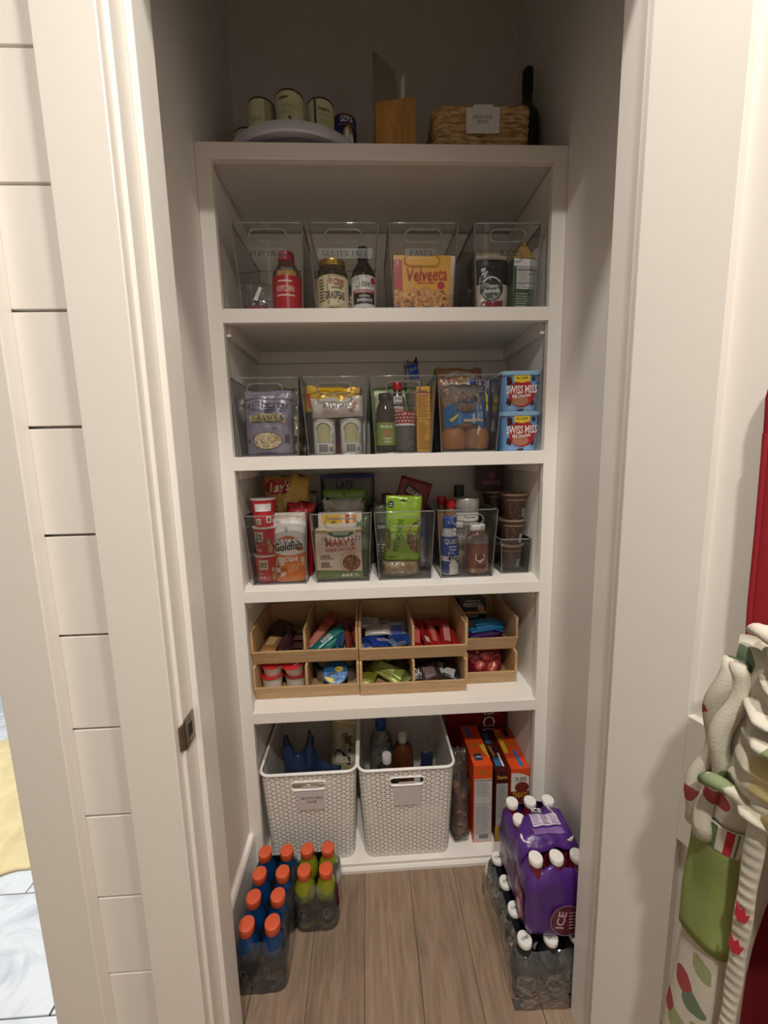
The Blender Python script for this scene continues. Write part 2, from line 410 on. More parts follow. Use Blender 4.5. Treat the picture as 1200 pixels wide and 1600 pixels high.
# ---------------------------------------------------------------- common packages
def pouch_fn(w, h, d, seed=0, crumple=0.006, bottom=1.0, top=0.04, narrow=0.0, belly=0.35, lean=0.0):
    """front half-depth of a flexible bag over (x,z)"""
    def half(x, z):
        v = max(0.0, min(1.0, z/h)); u = max(-1, min(1, 2*x/w/(1-narrow*v)))
        a = bottom+(1-bottom)*math.sin(min(1, v/belly)*PI/2) if v < belly else 1.0
        b = 1.0 if v < belly else top+(1-top)*math.cos((v-belly)/(1-belly)*PI/2)**0.8
        return 0.5*d*min(a, b)*max(0, 1-abs(u)**3)**0.5+0.0008
    def n(x, z, k): return noise.noise(Vector((x*22+seed*3.1, z*22+k*7, seed)))*crumple+noise.noise(Vector((x*60+seed, z*60, k*3)))*crumple*0.4
    def front(x, z, l=0.0): return (x, -half(x, z)+n(x, z, 1)*min(1, half(x, z)/(0.2*d))+lean*z-l-0.0006, z)
    def back(x, z): return (x, half(x, z)+n(x, z, 2)*min(1, half(x, z)/(0.2*d))+lean*z, z)
    return front, back
def pouch(w, h, d, nu=18, nv=22, narrow=0.0, toprag=0.0, **k):
    fr, bk = pouch_fn(w, h, d, narrow=narrow, **k); mb = MB()
    sd = k.get('seed', 0)
    def grid(fn, sgn):
        def g(u, v):
            x = (u-0.5)*w*(1-narrow*v); z = v*h
            p = fn(x, z); return (p[0], p[1]+(0.0006 if sgn else 0), p[2]+toprag*v*noise.noise(Vector((u*5+sd, sd*2.0, 0))))
        return g
    mb.surf(nu, nv, grid(lambda x, z: fr(x, z), 1)); mb.surf(nu, nv, grid(bk, 0))
    # close the sides and the base by welding
    return mb, fr
def weld(o, dist=0.0016):
    bm = bmesh.new(); bm.from_mesh(o.data); bmesh.ops.remove_doubles(bm, verts=bm.verts, dist=dist)
    ed = [e for e in bm.edges if e.is_boundary]
    if ed: bmesh.ops.holes_fill(bm, edges=ed, sides=0)
    bmesh.ops.recalc_face_normals(bm, faces=bm.faces); bm.to_mesh(o.data); bm.free(); o.data.shade_smooth(); return o
def bag(name, label, cat, loc, w, h, d, mat, rz=0, rot=None, group=None, body='bag_body', **k):
    t = thing(name, label, cat, loc, rz, group, rot)
    mb, fr = pouch(w, h, d, **k)
    weld(part(t, body, mb, mat, smooth=180, fix=False))
    return t, fr
def carton(name, label, cat, loc, w, d, h, mat, rz=0, rot=None, group=None, bev=0.0012):
    t = thing(name, label, cat, loc, rz, group, rot)
    part(t, 'carton_body', MB().box(-w/2, w/2, -d/2, d/2, 0, h), mat, bev=bev)
    return t, flat_front(-d/2)
# ================================================================ the setting
def plank_mesh(w, l, t, b=0.0012):
    mb = MB()
    mb.loft([[(-w/2, 0, -t), (w/2, 0, -t), (w/2, l, -t), (-w/2, l, -t)], [(-w/2, 0, -b), (w/2, 0, -b), (w/2, l, -b), (-w/2, l, -b)],
             [(-w/2+b, b, 0), (w/2-b, b, 0), (w/2-b, l-b, 0), (-w/2+b, l-b, 0)]])
    return mb
floor = struct('floor', MB().box(-2.7, 1.75, -3.0, 0.40, -0.05, -0.012), M((60, 48, 40), 0.8), 'wooden plank floor of the hall and pantry')
pm = mesh_of('plank', plank_mesh(0.1436, 2.98, 0.012))
for k in range(-18, 12):
    raw('plank', pm, PLANK, floor, (0.0301+0.1444*(k+0.5), -2.98, 0))
bfl = struct('floor_bathroom', MB().box(-2.7, -0.60, -0.455, 1.25, -0.011, 0.0), M((120, 124, 130), 0.8), 'pale marble tile floor of the bathroom')
def marble():
    m, N, L = new_mat('marble')
    out = N.new('ShaderNodeOutputMaterial'); b = N.new('ShaderNodeBsdfPrincipled'); b.inputs['Roughness'].default_value = 0.3
    tc = N.new('ShaderNodeTexCoord'); nz = N.new('ShaderNodeTexNoise'); nz.inputs['Scale'].default_value = 5; nz.inputs['Detail'].default_value = 8; nz.inputs['Distortion'].default_value = 1.6
    cr = N.new('ShaderNodeValToRGB'); e = cr.color_ramp.elements
    e[0].position = 0.36; e[0].color = rgb((196, 200, 206)); e[1].position = 0.48; e[1].color = rgb((226, 229, 232))
    L.new(tc.outputs['Object'], nz.inputs['Vector']); L.new(nz.outputs['Fac'], cr.inputs[0]); L.new(cr.outputs[0], b.inputs['Base Color']); L.new(b.outputs[0], out.inputs[0])
    return m
MARBLE = marble()
tm2 = mesh_of('tile', plank_mesh(0.590, 0.160, 0.006))
tm3 = mesh_of('tile', plank_mesh(0.281, 0.288, 0.006))
tm = mesh_of('tile', plank_mesh(0.590, 0.288, 0.006))
for r in range(-2, 5):
    if r % 2: raw('tile', tm3, MARBLE, bfl, (-0.7445, 0.001+0.291*r, 0.006))
    for k in range(-3, 3):
        if -1.184+0.594*(k+1)+(0.297 if r % 2 else 0) > -0.55: continue
        raw('tile', tm, MARBLE, bfl, (-1.184+0.2955+0.594*k+(0.297 if r % 2 else 0), 0.001+0.291*r, 0.006)) if r > -2 else raw('tile', tm2, MARBLE, bfl, (-1.184+0.2955+0.594*k, -0.453, 0.006))

H = CEIL
HALLW = M((204, 198, 190), 0.7, 0.03, 5)
struct('ceiling', MB().box(-2.7, 1.75, -3.0, 1.3, H, H+0.06), M((222, 217, 210), 0.7, 0.02, 5), 'white ceiling over hall and pantry')
struct('wall_left', MB().box(-0.60, -0.476, -0.3565, 0.45, 0, H), WALLP, 'white left side wall of the pantry')
struct('wall_right', MB().box(0.476, 0.60, -0.3565, 0.45, 0, H), WALLP, 'white right side wall of the pantry')
struct('wall_back', MB().box(-0.476, 0.476, 0.372, 0.45, 0, H), WALLP, 'white back wall of the pantry')
wf = struct('wall_front_left', MB().box(-0.70, -0.42, -0.437, -0.3565, 0, H), WALLP, 'white panelled wall strip left of the pantry opening')
z = H
zs = [1.9217-0.1736*k for k in range(-4, 12)]
for a, b in zip(zs[1:], zs[:-1]):
    lo, hi = max(0.0, a+0.0022), min(H, b-0.0022)
    part(wf, 'shiplap_board', MB().box(-0.690, -0.43, -0.455, -0.4375, lo, hi), PAINT, bev=0.0008)
part(wf, 'shiplap_board', MB().box(-0.690, -0.43, -0.455, -0.4375, 0, zs[-1]-0.0022), PAINT, bev=0.0008)
struct('wall_front_right', MB().box(0.41, 1.70, -0.455, -0.3565, 0, H), HALLW, 'grey wall behind the open pantry door')
struct('wall_front_head', MB().box(-0.42, 0.41, -0.455, -0.3565, 2.225, H), WALLP, 'white wall above the pantry opening')
struct('wall_front_bath_head', MB().box(-1.55, -0.70, -0.455, -0.3565, 2.225, H), WALLP, 'white wall above the bathroom opening')
struct('wall_front_far_left', MB().box(-2.7, -1.55, -0.455, -0.3565, 0, H), WALLP, 'white wall left of the bathroom opening')
struct('wall_hall_left', MB().box(-2.8, -2.7, -3.0, 1.3, 0, H), HALLW, 'grey far left wall')
struct('wall_hall_right', MB().box(1.70, 1.80, -3.0, -0.3565, 0, H), HALLW, 'grey right wall of the hall')
struct('wall_hall_rear', MB().box(-2.8, 1.80, -3.1, -3.0, 0, H), HALLW, 'grey wall behind the camera')
struct('wall_bathroom_back', MB().box(-2.7, -0.60, 0.95, 1.05, 0, H), M((214, 222, 230), 0.4), 'pale blue white bathroom wall')
# casings, jambs and stops
trim = [
 ('trim_1', (-0.5025, -0.414, -0.481, -0.455, 0, 2.31), 'flat white casing left of the pantry opening'),
 ('trim_2', (-0.687, -0.599, -0.481, -0.455, 0, 2.31), 'flat white casing beside the bathroom opening'),
 ('trim_3', (0.403, 0.492, -0.481, -0.455, 0, 2.31), 'flat white casing behind the open door'),
 ('trim_4', (-0.5025, 0.492, -0.483, -0.455, 2.22, 2.32), 'flat white head casing over the pantry opening'),
]
for n, b, l in trim: struct(n, MB().box(*b), TRIM, l, bev=0.002)
tj = struct('trim_5', MB().box(-0.42, -0.408, -0.461, -0.3565, 0, 2.21), TRIM, 'white left door jamb with metal strike plate', bev=0.0015)
part(tj, 'door_stop', MB().box(-0.408, -0.396, -0.421, -0.3565, 0, 2.198), TRIM, bev=0.002)
t2 = struct('trim_6', MB().box(0.397, 0.41, -0.461, -0.3565, 0, 2.21), TRIM, 'white right door jamb on the hinge side', bev=0.0015)
part(t2, 'door_stop', MB().box(0.385, 0.397, -0.421, -0.3565, 0, 2.198), TRIM, bev=0.002)
t3 = struct('trim_7', MB().box(-0.42, 0.41, -0.461, -0.3565, 2.21, 2.225), TRIM, 'white head jamb of the pantry opening', bev=0.0015)
part(t3, 'door_stop', MB().box(-0.396, 0.385, -0.421, -0.3565, 2.198, 2.21), TRIM, bev=0.002)
NICKEL = M((150, 138, 122), 0.35, 0.05, metal=1.0)
# strike plate with curled lip, let into the jamb
sp = MB()
sp.prism([(-0.424, 0.832), (-0.424, 0.888), (-0.456, 0.888), (-0.456, 0.832)], -0.4082, -0.4066, 'x')
lipz = [(0.834+0.052*k/8) for k in range(9)]
def lip(u, v):
    a = v*PI*0.55; zc = 0.860+(u-0.5)*(0.056-0.014*v); return (-0.4068-0.010*(1-math.cos(a))-0.0006, -0.456-0.012*math.sin(a), zc)
sp.surf(8, 6, lip)
st = part(tj, 'strike_plate', sp, NICKEL, smooth=40, solid=0.0012, label='brushed nickel strike plate')
part(st, 'latch_hole', MB().box(-0.4068, -0.4058, -0.446, -0.432, 0.848, 0.872), M((46, 38, 30), 0.8))
for zz in (0.838, 0.882): part(st, 'screw', MB().lathe([(0.0, 0), (0.003, 0), (0.0025, 0.0012), (0, 0.0012)], 10, cap=False), M((110, 100, 90), 0.4, metal=1.0), rot=(0, PI/2, 0), loc=(-0.4066, -0.439, zz))
struct('baseboard_left', MB().prism([(-0.476, 0), (-0.460, 0), (-0.460, 0.160), (-0.464, 0.168), (-0.476, 0.168)], -0.3565, -0.0005, 'y'), TRIM, 'white baseboard on the left pantry wall')
struct('baseboard_right', MB().prism([(0.476, 0), (0.460, 0), (0.460, 0.160), (0.464, 0.168), (0.476, 0.168)], -0.3565, -0.0005, 'y'), TRIM, 'white baseboard on the right pantry wall')

# ---- built-in shelving unit
ZT, ZA, ZB, ZC, ZD, Z0 = 2.128, 1.7373, 1.3509, 0.9644, 0.5801, 0.029
NB = {ZT: 2.0898, ZA: 1.7017, ZB: 1.3134, ZC: 0.9302, ZD: 0.5448}
un = thing('shelving_unit', 'white built-in pantry shelving unit with face frame and five shelves', 'shelves', (0, 0, 0))
for s in (-1, 1):
    a, b = sorted((s*0.437, s*0.4755)); part(un, 'stile', MB().box(a, b, 0, 0.019, 0, NB[ZT]), PAINT, bev=0.001)
    a, b = sorted((s*0.447, s*0.4755)); part(un, 'side_panel', MB().box(a, b, 0.019, 0.350, 0, NB[ZT]+0.01), PAINT)
part(un, 'back_panel', MB().box(-0.4755, 0.4755, 0.350, 0.3715, 0, NB[ZT]+0.01), PAINT)
for zt, nb in NB.items():
    top = zt == ZT; hw = 0.4755 if top else 0.437
    sh = part(un, 'shelf', MB().box(-0.447 if not top else -0.4755, 0.447 if not top else 0.4755, 0.019, 0.350 if not top else 0.3715, zt-0.024, zt), PAINT)
    part(sh, 'nosing', MB().box(-hw, hw, 0, 0.019, nb, zt), PAINT, bev=0.001)
    zc = zt-0.024
    if not top:
        for s in (-1, 1):
            a, b = sorted((s*0.429, s*0.447)); part(sh, 'cleat', MB().box(a, b, 0.03, 0.332, zc-0.038, zc), PAINT, bev=0.001)
    if not top: part(sh, 'cleat', MB().box(-0.447, 0.447, 0.332, 0.350, zc-0.038, zc), PAINT, bev=0.001)
bs = part(un, 'base_shelf', MB().box(-0.447, 0.447, 0.002, 0.350, 0.004, Z0), PAINT, bev=0.002)
part(bs, 'toe_moulding', MB().prism([(-0.006, 0), (-0.006, 0.010), (-0.001, 0.017), (0.002, 0.017), (0.002, 0)], -0.437, 0.437, 'x'), PAINT)

# ---- pantry door, swung open past square, with two recessed panels
DS, DR = (0.3664, -0.460), math.radians(-74)
dr = thing('door_1', 'white shaker pantry door swung open against the hall', None, (DS[0], DS[1], 0), DR, kind='structure')
DW, DT = 0.79, 0.035
for a, b in ((0, 0.132), (DW-0.132, DW)): part(dr, 'stile', MB().box(a, b, 0, DT, 0.012, 2.20), TRIM, bev=0.001)
for a, b in ((0.012, 0.25), (0.733, 0.945), (2.07, 2.20)): part(dr, 'rail', MB().box(0.132, DW-0.132, 0, DT, a, b), TRIM, bev=0.001)
for a, b in ((0.25, 0.733), (0.945, 2.07)): part(dr, 'panel', MB().box(0.130, DW-0.130, 0.0125, DT-0.0125, a-0.003, b+0.003), TRIM)
for zz in (0.25, 1.05, 1.82):
    hg = part(dr, 'hinge', MB().lathe([(0.0, zz-0.045), (0.006, zz-0.045), (0.006, zz+0.045), (0.0, zz+0.045)], 12, -0.004, DT+0.006, cap=False), NICKEL, smooth=40)
hk = thing('coat_hook', 'metal hook on the open pantry door above the aprons', 'hook', (DS[0], DS[1], 0), DR)
part(hk, 'plate', MB().box(0.37, 0.40, -0.004, 0.0, 1.60, 1.66), NICKEL, bev=0.001)
part(hk, 'prong', MB().tube([(0.385, -0.003, 1.62), (0.385, -0.03, 1.615), (0.385, -0.045, 1.625), (0.385, -0.048, 1.645)], 0.005, 8), NICKEL, smooth=60)
# panel back of door_1 is seen only in the recess: a shallow cavity, so nothing behind it is needed

# ---- downlights whose beams light the hall
for x, y in ((0.02, -0.87), (-0.05, -1.73)):
    d = thing('recessed_downlight', 'recessed white ceiling downlight %s' % ('above the open pantry doorway' if y > -1.5 else 'further back in the hall'), 'light', (x, y, CEIL))
    part(d, 'trim_ring', MB().lathe([(0.058, -0.004), (0.085, -0.004), (0.088, 0.0), (0.058, 0.0), (0.058, -0.004)], 32, cap=False), PLASTW, smooth=40)

# ---- towel on the bathroom floor
def towel(u, v):
    x = -1.95+0.72*u; y = 0.02+0.75*v
    hgt = max(0, min(1, 6*u))*max(0, min(1, 6*(1-u)))*max(0, min(1, 6*v))*max(0, min(1, 6*(1-v)))
    n = noise.noise(Vector((x*9, y*5, 1)))*0.05+noise.noise(Vector((x*22, y*14, 3)))*0.02
    return (x+0.03*noise.noise(Vector((y*8, x*4, 2))), y+0.04*noise.noise(Vector((x*7, y*3, 5)))+0.12*(u-0.5), 0.013+hgt*(0.05+max(-0.04, n)))
solo('bath_towel', MB().surf(60, 60, towel), M((236, 216, 166), 0.9, 0.08, 30, 0.5, bscale=150.0), 'yellow cloth lying crumpled on the marble tile floor', 'towel', smooth=180, solid=0.006)
# ================================================================ clear bins
def ray_poly(c, a, poly):
    dx, dz = math.cos(a), math.sin(a); best = 1e9
    for i in range(len(poly)):
        (x1, z1), (x2, z2) = poly[i], poly[(i+1) % len(poly)]
        ex, ez = x2-x1, z2-z1; den = dx*ez-dz*ex
        if abs(den) < 1e-12: continue
        t = ((x1-c[0])*ez-(z1-c[1])*ex)/den; u = ((x1-c[0])*dz-(z1-c[1])*dx)/den
        if t > 1e-9 and -1e-6 <= u <= 1+1e-6: best = min(best, t)
    return (c[0]+dx*best, c[1]+dz*best)
def holed_plate(outer, inner, c, y_of, t):
    angs = sorted(set([round(math.atan2(z-c[1], x-c[0]), 5) for x, z in outer]+[round(math.atan2(z-c[1], x-c[0]), 5) for x, z in inner]+[round(-PI+2*PI*k/24, 5) for k in range(24)]))
    n = len(angs); mb = MB(); O = [ray_poly(c, a, outer) for a in angs]; I = [ray_poly(c, a, inner) for a in angs]
    v = [(x, y_of(z), z) for x, z in O]+[(x, y_of(z), z) for x, z in I]+[(x, y_of(z)+t, z) for x, z in O]+[(x, y_of(z)+t, z) for x, z in I]
    f = []
    for i in range(n):
        j = (i+1) % n
        f += [(i, j, n+j, n+i), (2*n+i, 3*n+i, 3*n+j, 2*n+j), (i, 2*n+i, 2*n+j, j), (n+i, n+j, 3*n+j, 3*n+i)]
    return mb.add(v, f)
def hexa(mb, a, b):
    return mb.add(list(a)+list(b), [(0, 1, 2, 3), (7, 6, 5, 4), (0, 4, 5, 1), (1, 5, 6, 2), (2, 6, 7, 3), (3, 7, 4, 0)])
def clear_bin(label, cx, yf, z, text=None, tw=0.1, wb=0.160, wt=0.183, h=0.214, db=0.245, dt=0.268, slot=True, sl=0.03, th=0.0135, tz=0.072, tx=0.0):
    t = thing('clear_bin', label, 'bin', (cx, yf, z), 0, 'clear acrylic storage bins')
    e = (dt-db)/2; T = 0.0025; yo = lambda q: -e*q/h
    o = [(-wb/2, 0), (wb/2, 0), (wt/2, h), (-wt/2, h)]
    if slot:
        sw, shh, sc = 0.090, 0.024, (0, h-sl)
        inner = rr2(sw, shh, 0.0115, 0, h-sl, 4)
        fp = part(t, 'front_panel', holed_plate(o, inner, sc, yo, T), CLEAR)
        part(fp, 'handle_rim', MB().tube([(x, yo(q)-0.0005, q) for x, q in rr2(sw+0.006, shh+0.006, 0.0145, 0, h-sl, 4)], 0.0022, 6, True), EDGE, smooth=60)
    else:
        fp = part(t, 'front_panel', MB().prism(o, 0, T, 'y').mp(lambda x, y, q: (x, y+yo(q), q)), CLEAR)
    for s in (-1, 1):
        q = [(s*wb/2, 0, 0), (s*wb/2, db, 0), (s*wt/2, db+e, h), (s*wt/2, -e, h)]
        part(t, 'side_panel', hexa(MB(), q, [(x-s*T, y, zz) for x, y, zz in q]), CLEAR)
    part(t, 'back_panel', MB().prism(o, 0, T, 'y').mp(lambda x, y, q: (x, db+e*q/h-y, q)), CLEAR)
    part(t, 'base', MB().box(-wb/2, wb/2, 0, db, 0, 0.003), CLEAR)
    part(t, 'rim', MB().tube([(p[0], p[1]+db/2, p[2]) for p in rrect(wt, dt, 0.012, h)], 0.0021, 6, True), EDGE, smooth=60)
    eg = MB().tube([(p[0], p[1]+db/2, p[2]) for p in rrect(wb, db, 0.008, 0.0021)], 0.0019, 6, True)
    for sx in (-1, 1):
        eg.tube([(sx*wb/2, 0, 0.002), (sx*wt/2, -e, h)], 0.0016, 6); eg.tube([(sx*wb/2, db, 0.002), (sx*wt/2, db+e, h)], 0.0016, 6)
    part(t, 'corner_edges', eg, EDGE, smooth=60)
    if text:
        fn = lambda x, q, l: (x, yo(q)-0.0006-l, q)
        lb = deco(fp, 'label', D().rect(tx-tw/2-0.012, tx+tw/2+0.012, h-tz-0.012, h-tz+0.012), STICKER, fn)
        deco(fp, 'lettering', D().text(text, tx, h-tz, th, width=tw, serif=True), INK, fn, 0.0003)
    return t
clear_bin('clear plastic bin lettered POPCORN on the upper bin shelf', -0.3105, 0.026, ZA, 'POPCORN', 0.082, tx=-0.008)
clear_bin('clear plastic bin lettered GLUTEN FREE holding a jar and sauce bottle', -0.1135, 0.026, ZA, 'GLUTEN FREE', 0.122, tx=0.002)
clear_bin('clear plastic bin lettered PASTA holding a yellow box', 0.098, 0.026, ZA, 'PASTA', 0.062, tx=-0.006)
clear_bin('clear plastic bin lettered RICE with a green carton in it', 0.3255, 0.026, ZA, 'RICE', 0.052, tx=0.006)
clear_bin('clear plastic bin lettered GLUTEN FREE holding a purple granola bag', -0.3440, 0.030, ZB, 'GLUTEN FREE', 0.128, tz=0.076)
clear_bin('clear plastic bin lettered BAKING holding two white canisters', -0.154, 0.030, ZB, 'BAKING', 0.066, tz=0.077)
clear_bin('clear plastic bin lettered BAKING holding bottles and a sprinkle jar', 0.038, 0.030, ZB, 'BAKING', 0.064, tz=0.077)
clear_bin('clear plastic bin lettered BREAD holding bagged buns', 0.228, 0.030, ZB, 'BREAD', 0.058, tz=0.068, tx=-0.006)
clear_bin("clear plastic bin lettered KID'S SNACKS on the third shelf", -0.3440, 0.058, ZC, "KID'S SNACKS", 0.124, slot=False, tz=0.078)
clear_bin('clear plastic bin lettered GLUTEN FREE holding a cracker box', -0.1520, 0.060, ZC, 'GLUTEN FREE', 0.122, tz=0.076)
clear_bin('clear plastic bin lettered NUTS holding a bright green bag', 0.0395, 0.062, ZC, 'NUTS', 0.055, tz=0.078)
clear_bin('clear plastic bin lettered BREAKFAST holding a blue shake bottle', 0.2320, 0.062, ZC, 'BREAKFAST', 0.100, tz=0.072, tx=0.012)
clear_bin('small low clear bin holding stacked brown cups', 0.3950, 0.085, ZC, None, 0, 0.088, 0.098, 0.112, 0.235, 0.245, slot=False)

def bottle(name, label, loc, prof, mat, cap=None, labels=(), group=None, cat='bottle', n=24, capmat=None, rz=0, rot=None, liquid=None, body='bottle_body'):
    """prof: lathe profile of the body; cap: lathe profile; labels: (z0,z1,mat,name)"""
    t = thing(name, label, cat, loc, rz, group, rot)
    part(t, body, MB().lathe(prof, n), mat, smooth=50)
    if liquid: part(t, 'contents', MB().lathe([(max(0.002, r-0.003), q+0.002) for r, q in prof if q <= liquid[1]], n), liquid[0], smooth=50)
    if cap: part(t, 'cap', MB().lathe(cap, n), capmat, smooth=40)
    def rad(q):
        for (r1, z1), (r2, z2) in zip(prof[:-1], prof[1:]):
            if z1 <= q <= z2 and z2 > z1: return r1+(r2-r1)*(q-z1)/(z2-z1)
        return prof[0][0]
    for z0, z1, m, nm in labels:
        k = max(1, int((z1-z0)/0.008))
        part(t, nm, MB().lathe([(rad(z0+(z1-z0)*i/k)+0.0006, z0+(z1-z0)*i/k) for i in range(k+1)], n, cap=False), m, smooth=50)
    return t, rad
def capprof(r, z0, z1): return [(r*0.98, z0), (r, z0+0.001), (r, z1-0.002), (r*0.92, z1), (0.001, z1)]

# ---------------------------------------------------------------- shelf A contents
zA = ZA+0.004
RED = gloss((176, 30, 40)); CREAM = paper((226, 214, 176)); GOLD = M((196, 160, 84), 0.3, 0.05, metal=0.9)
kern = speckle_mat('kernels', [(196, 140, 50), (220, 170, 80), (170, 110, 40), (210, 180, 110)], 160)
t, rd = bottle('popcorn_jar', 'clear plastic popcorn jar with red label and red cap', (-0.2830, 0.115, zA),
    [(0.030, 0), (0.040, 0.003), (0.042, 0.012), (0.042, 0.100), (0.040, 0.112), (0.028, 0.134), (0.020, 0.142), (0.020, 0.152)], GLASSY,
    capprof(0.023, 0.143, 0.166), [(0.014, 0.100, gloss((196, 36, 52)), 'label')], capmat=gloss((176, 24, 44)), liquid=(kern, 0.113))
t.scale = (1, 1, 1.10)
deco(t, 'lettering', D().text('POPCORN', 0, 0.068, 0.014, width=0.05).rect(-0.026, 0.026, 0.050, 0.054, 8).rect(-0.02, 0.02, 0.084, 0.088, 8), paper((240, 206, 196)), wrap(0.0426))
t, fr = bag('kernel_bag', 'small crumpled clear bag of kernels beside the red label jar', 'bag', (-0.3600, 0.085, zA), 0.078, 0.090, 0.045, BAGFILM, rz=0.2, seed=3, crumple=0.014, top=0.15)
part(t, 'kernels', MB().lathe([(0.012, 0.003), (0.026, 0.006), (0.029, 0.02), (0.022, 0.036), (0.008, 0.046)], 14, sy=0.55), speckle_mat('husk', [(120, 100, 90), (200, 190, 180), (150, 60, 90), (90, 70, 64)], 150), smooth=60)
deco(t, 'print', D().poly([(-0.014, 0.04), (-0.004, 0.036), (0.010, 0.076), (0.002, 0.080)]), WHITE, fr, 0.001)
deco(t, 'print', D().rect(-0.034, 0.034, 0.006, 0.022, 8, 2), gloss((140, 40, 90)), fr, 0.001)

t, rd = bottle('pickle_jar', 'dark glass jar with cream label and gold lid', (-0.1520, 0.100, zA),
    [(0.036, 0), (0.044, 0.004), (0.0445, 0.02), (0.0445, 0.100), (0.041, 0.111), (0.035, 0.118), (0.035, 0.124)], M((74, 62, 46), 0.12, 0.25, 30),
    [(0.037, 0.118), (0.038, 0.120), (0.038, 0.132), (0.034, 0.135), (0.001, 0.1345)], [(0.016, 0.092, CREAM, 'label')], capmat=GOLD, cat='jar', body='jar_body')
t.scale = (1, 1, 1.12)
w = wrap(0.0452)
deco(t, 'lettering', D().text('WICKED', 0.014, 0.076, 0.015, width=0.046, rot=-0.12), gloss((150, 30, 34)), w, 0.0004)
deco(t, 'lettering', D().text('WHITE WINE', 0.015, 0.062, 0.005, width=0.03).text('GRASPEAS', 0.008, 0.045, 0.017, width=0.058).lines(-0.012, 0.03, 0.022, 0.032, 2), INK, w, 0.0004)
deco(t, 'lettering', D().ring(-0.012, 0.054, 0.0015, 0.03, 0.001).lines(-0.040, -0.020, 0.03, 0.085, 8).rect(-0.011, 0.03, 0.0885, 0.0895, 6).rect(-0.011, 0.03, 0.018, 0.019, 6), paper((96, 84, 60)), w, 0.0004)
t, rd = bottle('marinade_bottle', 'dark brown marinade bottle with white, red and black label', (-0.0640, 0.105, zA),
    [(0.028, 0), (0.034, 0.004), (0.035, 0.012), (0.035, 0.105), (0.032, 0.118), (0.020, 0.136), (0.0145, 0.144), (0.014, 0.152)], M((40, 28, 24), 0.12, 0.1),
    capprof(0.0155, 0.150, 0.178), [(0.020, 0.100, WHITE, 'label')], capmat=M((26, 24, 26), 0.4))
t.scale = (1, 1, 1.08)
w = wrap(0.0356)
deco(t, 'lettering', D().text("dale's", 0.010, 0.080, 0.016, bold=False, width=0.034), INK, w, 0.0004)
deco(t, 'picture', D().ring(-0.018, 0.082, 0.008, 0.011, 0.001).tube if False else D().ring(-0.018, 0.082, 0.008, 0.011, 0.0012).ring(-0.015, 0.076, 0.004, 0.006, 0.001).rect(-0.024, -0.012, 0.066, 0.067, 3), paper((140, 136, 134)), w, 0.0004)
deco(t, 'band', D().rect(-0.034, 0.034, 0.056, 0.064, 14), gloss((170, 30, 44)), w, 0.0004)
deco(t, 'lettering', D().text('ORIGINAL BLEND', 0, 0.060, 0.0045, width=0.05), WHITE, w, 0.0008)
deco(t, 'band', D().rect(-0.034, 0.034, 0.030, 0.056, 14, 2), M((30, 26, 28), 0.4), w, 0.0004)
deco(t, 'lettering', D().text('SEASONING', 0.002, 0.0485, 0.0045, width=0.03).text('MARINADE', 0.002, 0.039, 0.008, width=0.044), WHITE, w, 0.0008)
deco(t, 'seal', D().ell(0.030, 0.088, 0.008, 0.008, 14), gloss((190, 30, 40)), w, 0.0009)
t, rd = bottle('sauce_jar', 'dark jar with a white letter behind the marinade bottle', (-0.1040, 0.205, zA),
    [(0.030, 0), (0.033, 0.003), (0.033, 0.10), (0.028, 0.112)], M((42, 36, 34), 0.2), capprof(0.029, 0.112, 0.126), capmat=M((30, 30, 32), 0.35), cat='jar', body='jar_body')
deco(t, 'lettering', D().text('C', 0, 0.07, 0.022), WHITE, wrap(0.033), 0.0004)

YEL = gloss((232, 172, 58))
t, fn = carton('dinner_box', 'yellow pasta dinner box with red script and bowl picture', 'box', (0.1040, 0.105, zA), 0.166, 0.055, 0.162, YEL, rz=0.02)
deco(t, 'side_band', D().rect(-0.082, -0.058, 0.055, 0.149), gloss((190, 44, 48)), fn)
deco(t, 'lettering', D().text('3', -0.072, 0.141, 0.010), WHITE, fn, 0.0003)
deco(t, 'lettering', D().text('Velveeta', 0.010, 0.112, 0.036, width=0.118, rot=0.03, shear=0.1), gloss((190, 66, 44)), fn, 0.0004)
deco(t, 'lettering', D().text('SHELLS & CHEESE', 0.008, 0.089, 0.006, width=0.05), gloss((186, 50, 46)), fn, 0.0004)
fx = random.Random(5)
deco(t, 'pasta_picture', D().strip([-0.081+0.162*i/20 for i in range(21)], lambda x: 0.018, lambda x: 0.062+0.014*math.cos(x*22)+0.004*math.sin(x*160)), gloss((214, 150, 92)), fn, 0.0002)
deco(t, 'pasta_picture', D().blobs(-0.076, 0.076, 0.026, 0.066, 70, 0.004, 0.008, 3), gloss((232, 178, 112)), fn, 0.0004)
deco(t, 'pasta_picture', D().blobs(-0.076, 0.076, 0.024, 0.062, 60, 0.002, 0.005, 4), gloss((180, 112, 62)), fn, 0.0006)
deco(t, 'seal', D().ell(0.052, 0.082, 0.011, 0.010, 18), gloss((190, 44, 48)), fn, 0.0006)
deco(t, 'bottom_band', D().strip([-0.082+0.164*i/24 for i in range(25)], lambda x: 0.001, lambda x: 0.023+0.004*math.sin(x*150)), gloss((44, 66, 130)), fn, 0.0007)
deco(t, 'lettering', D().text('ORIGINAL', 0.004, 0.018, 0.006, width=0.05).lines(-0.075, -0.04, 0.004, 0.016, 3).lines(0.03, 0.075, 0.004, 0.014, 3).lines(-0.02, 0.02, 0.004, 0.010, 2), paper((190, 200, 224)), fn, 0.001)

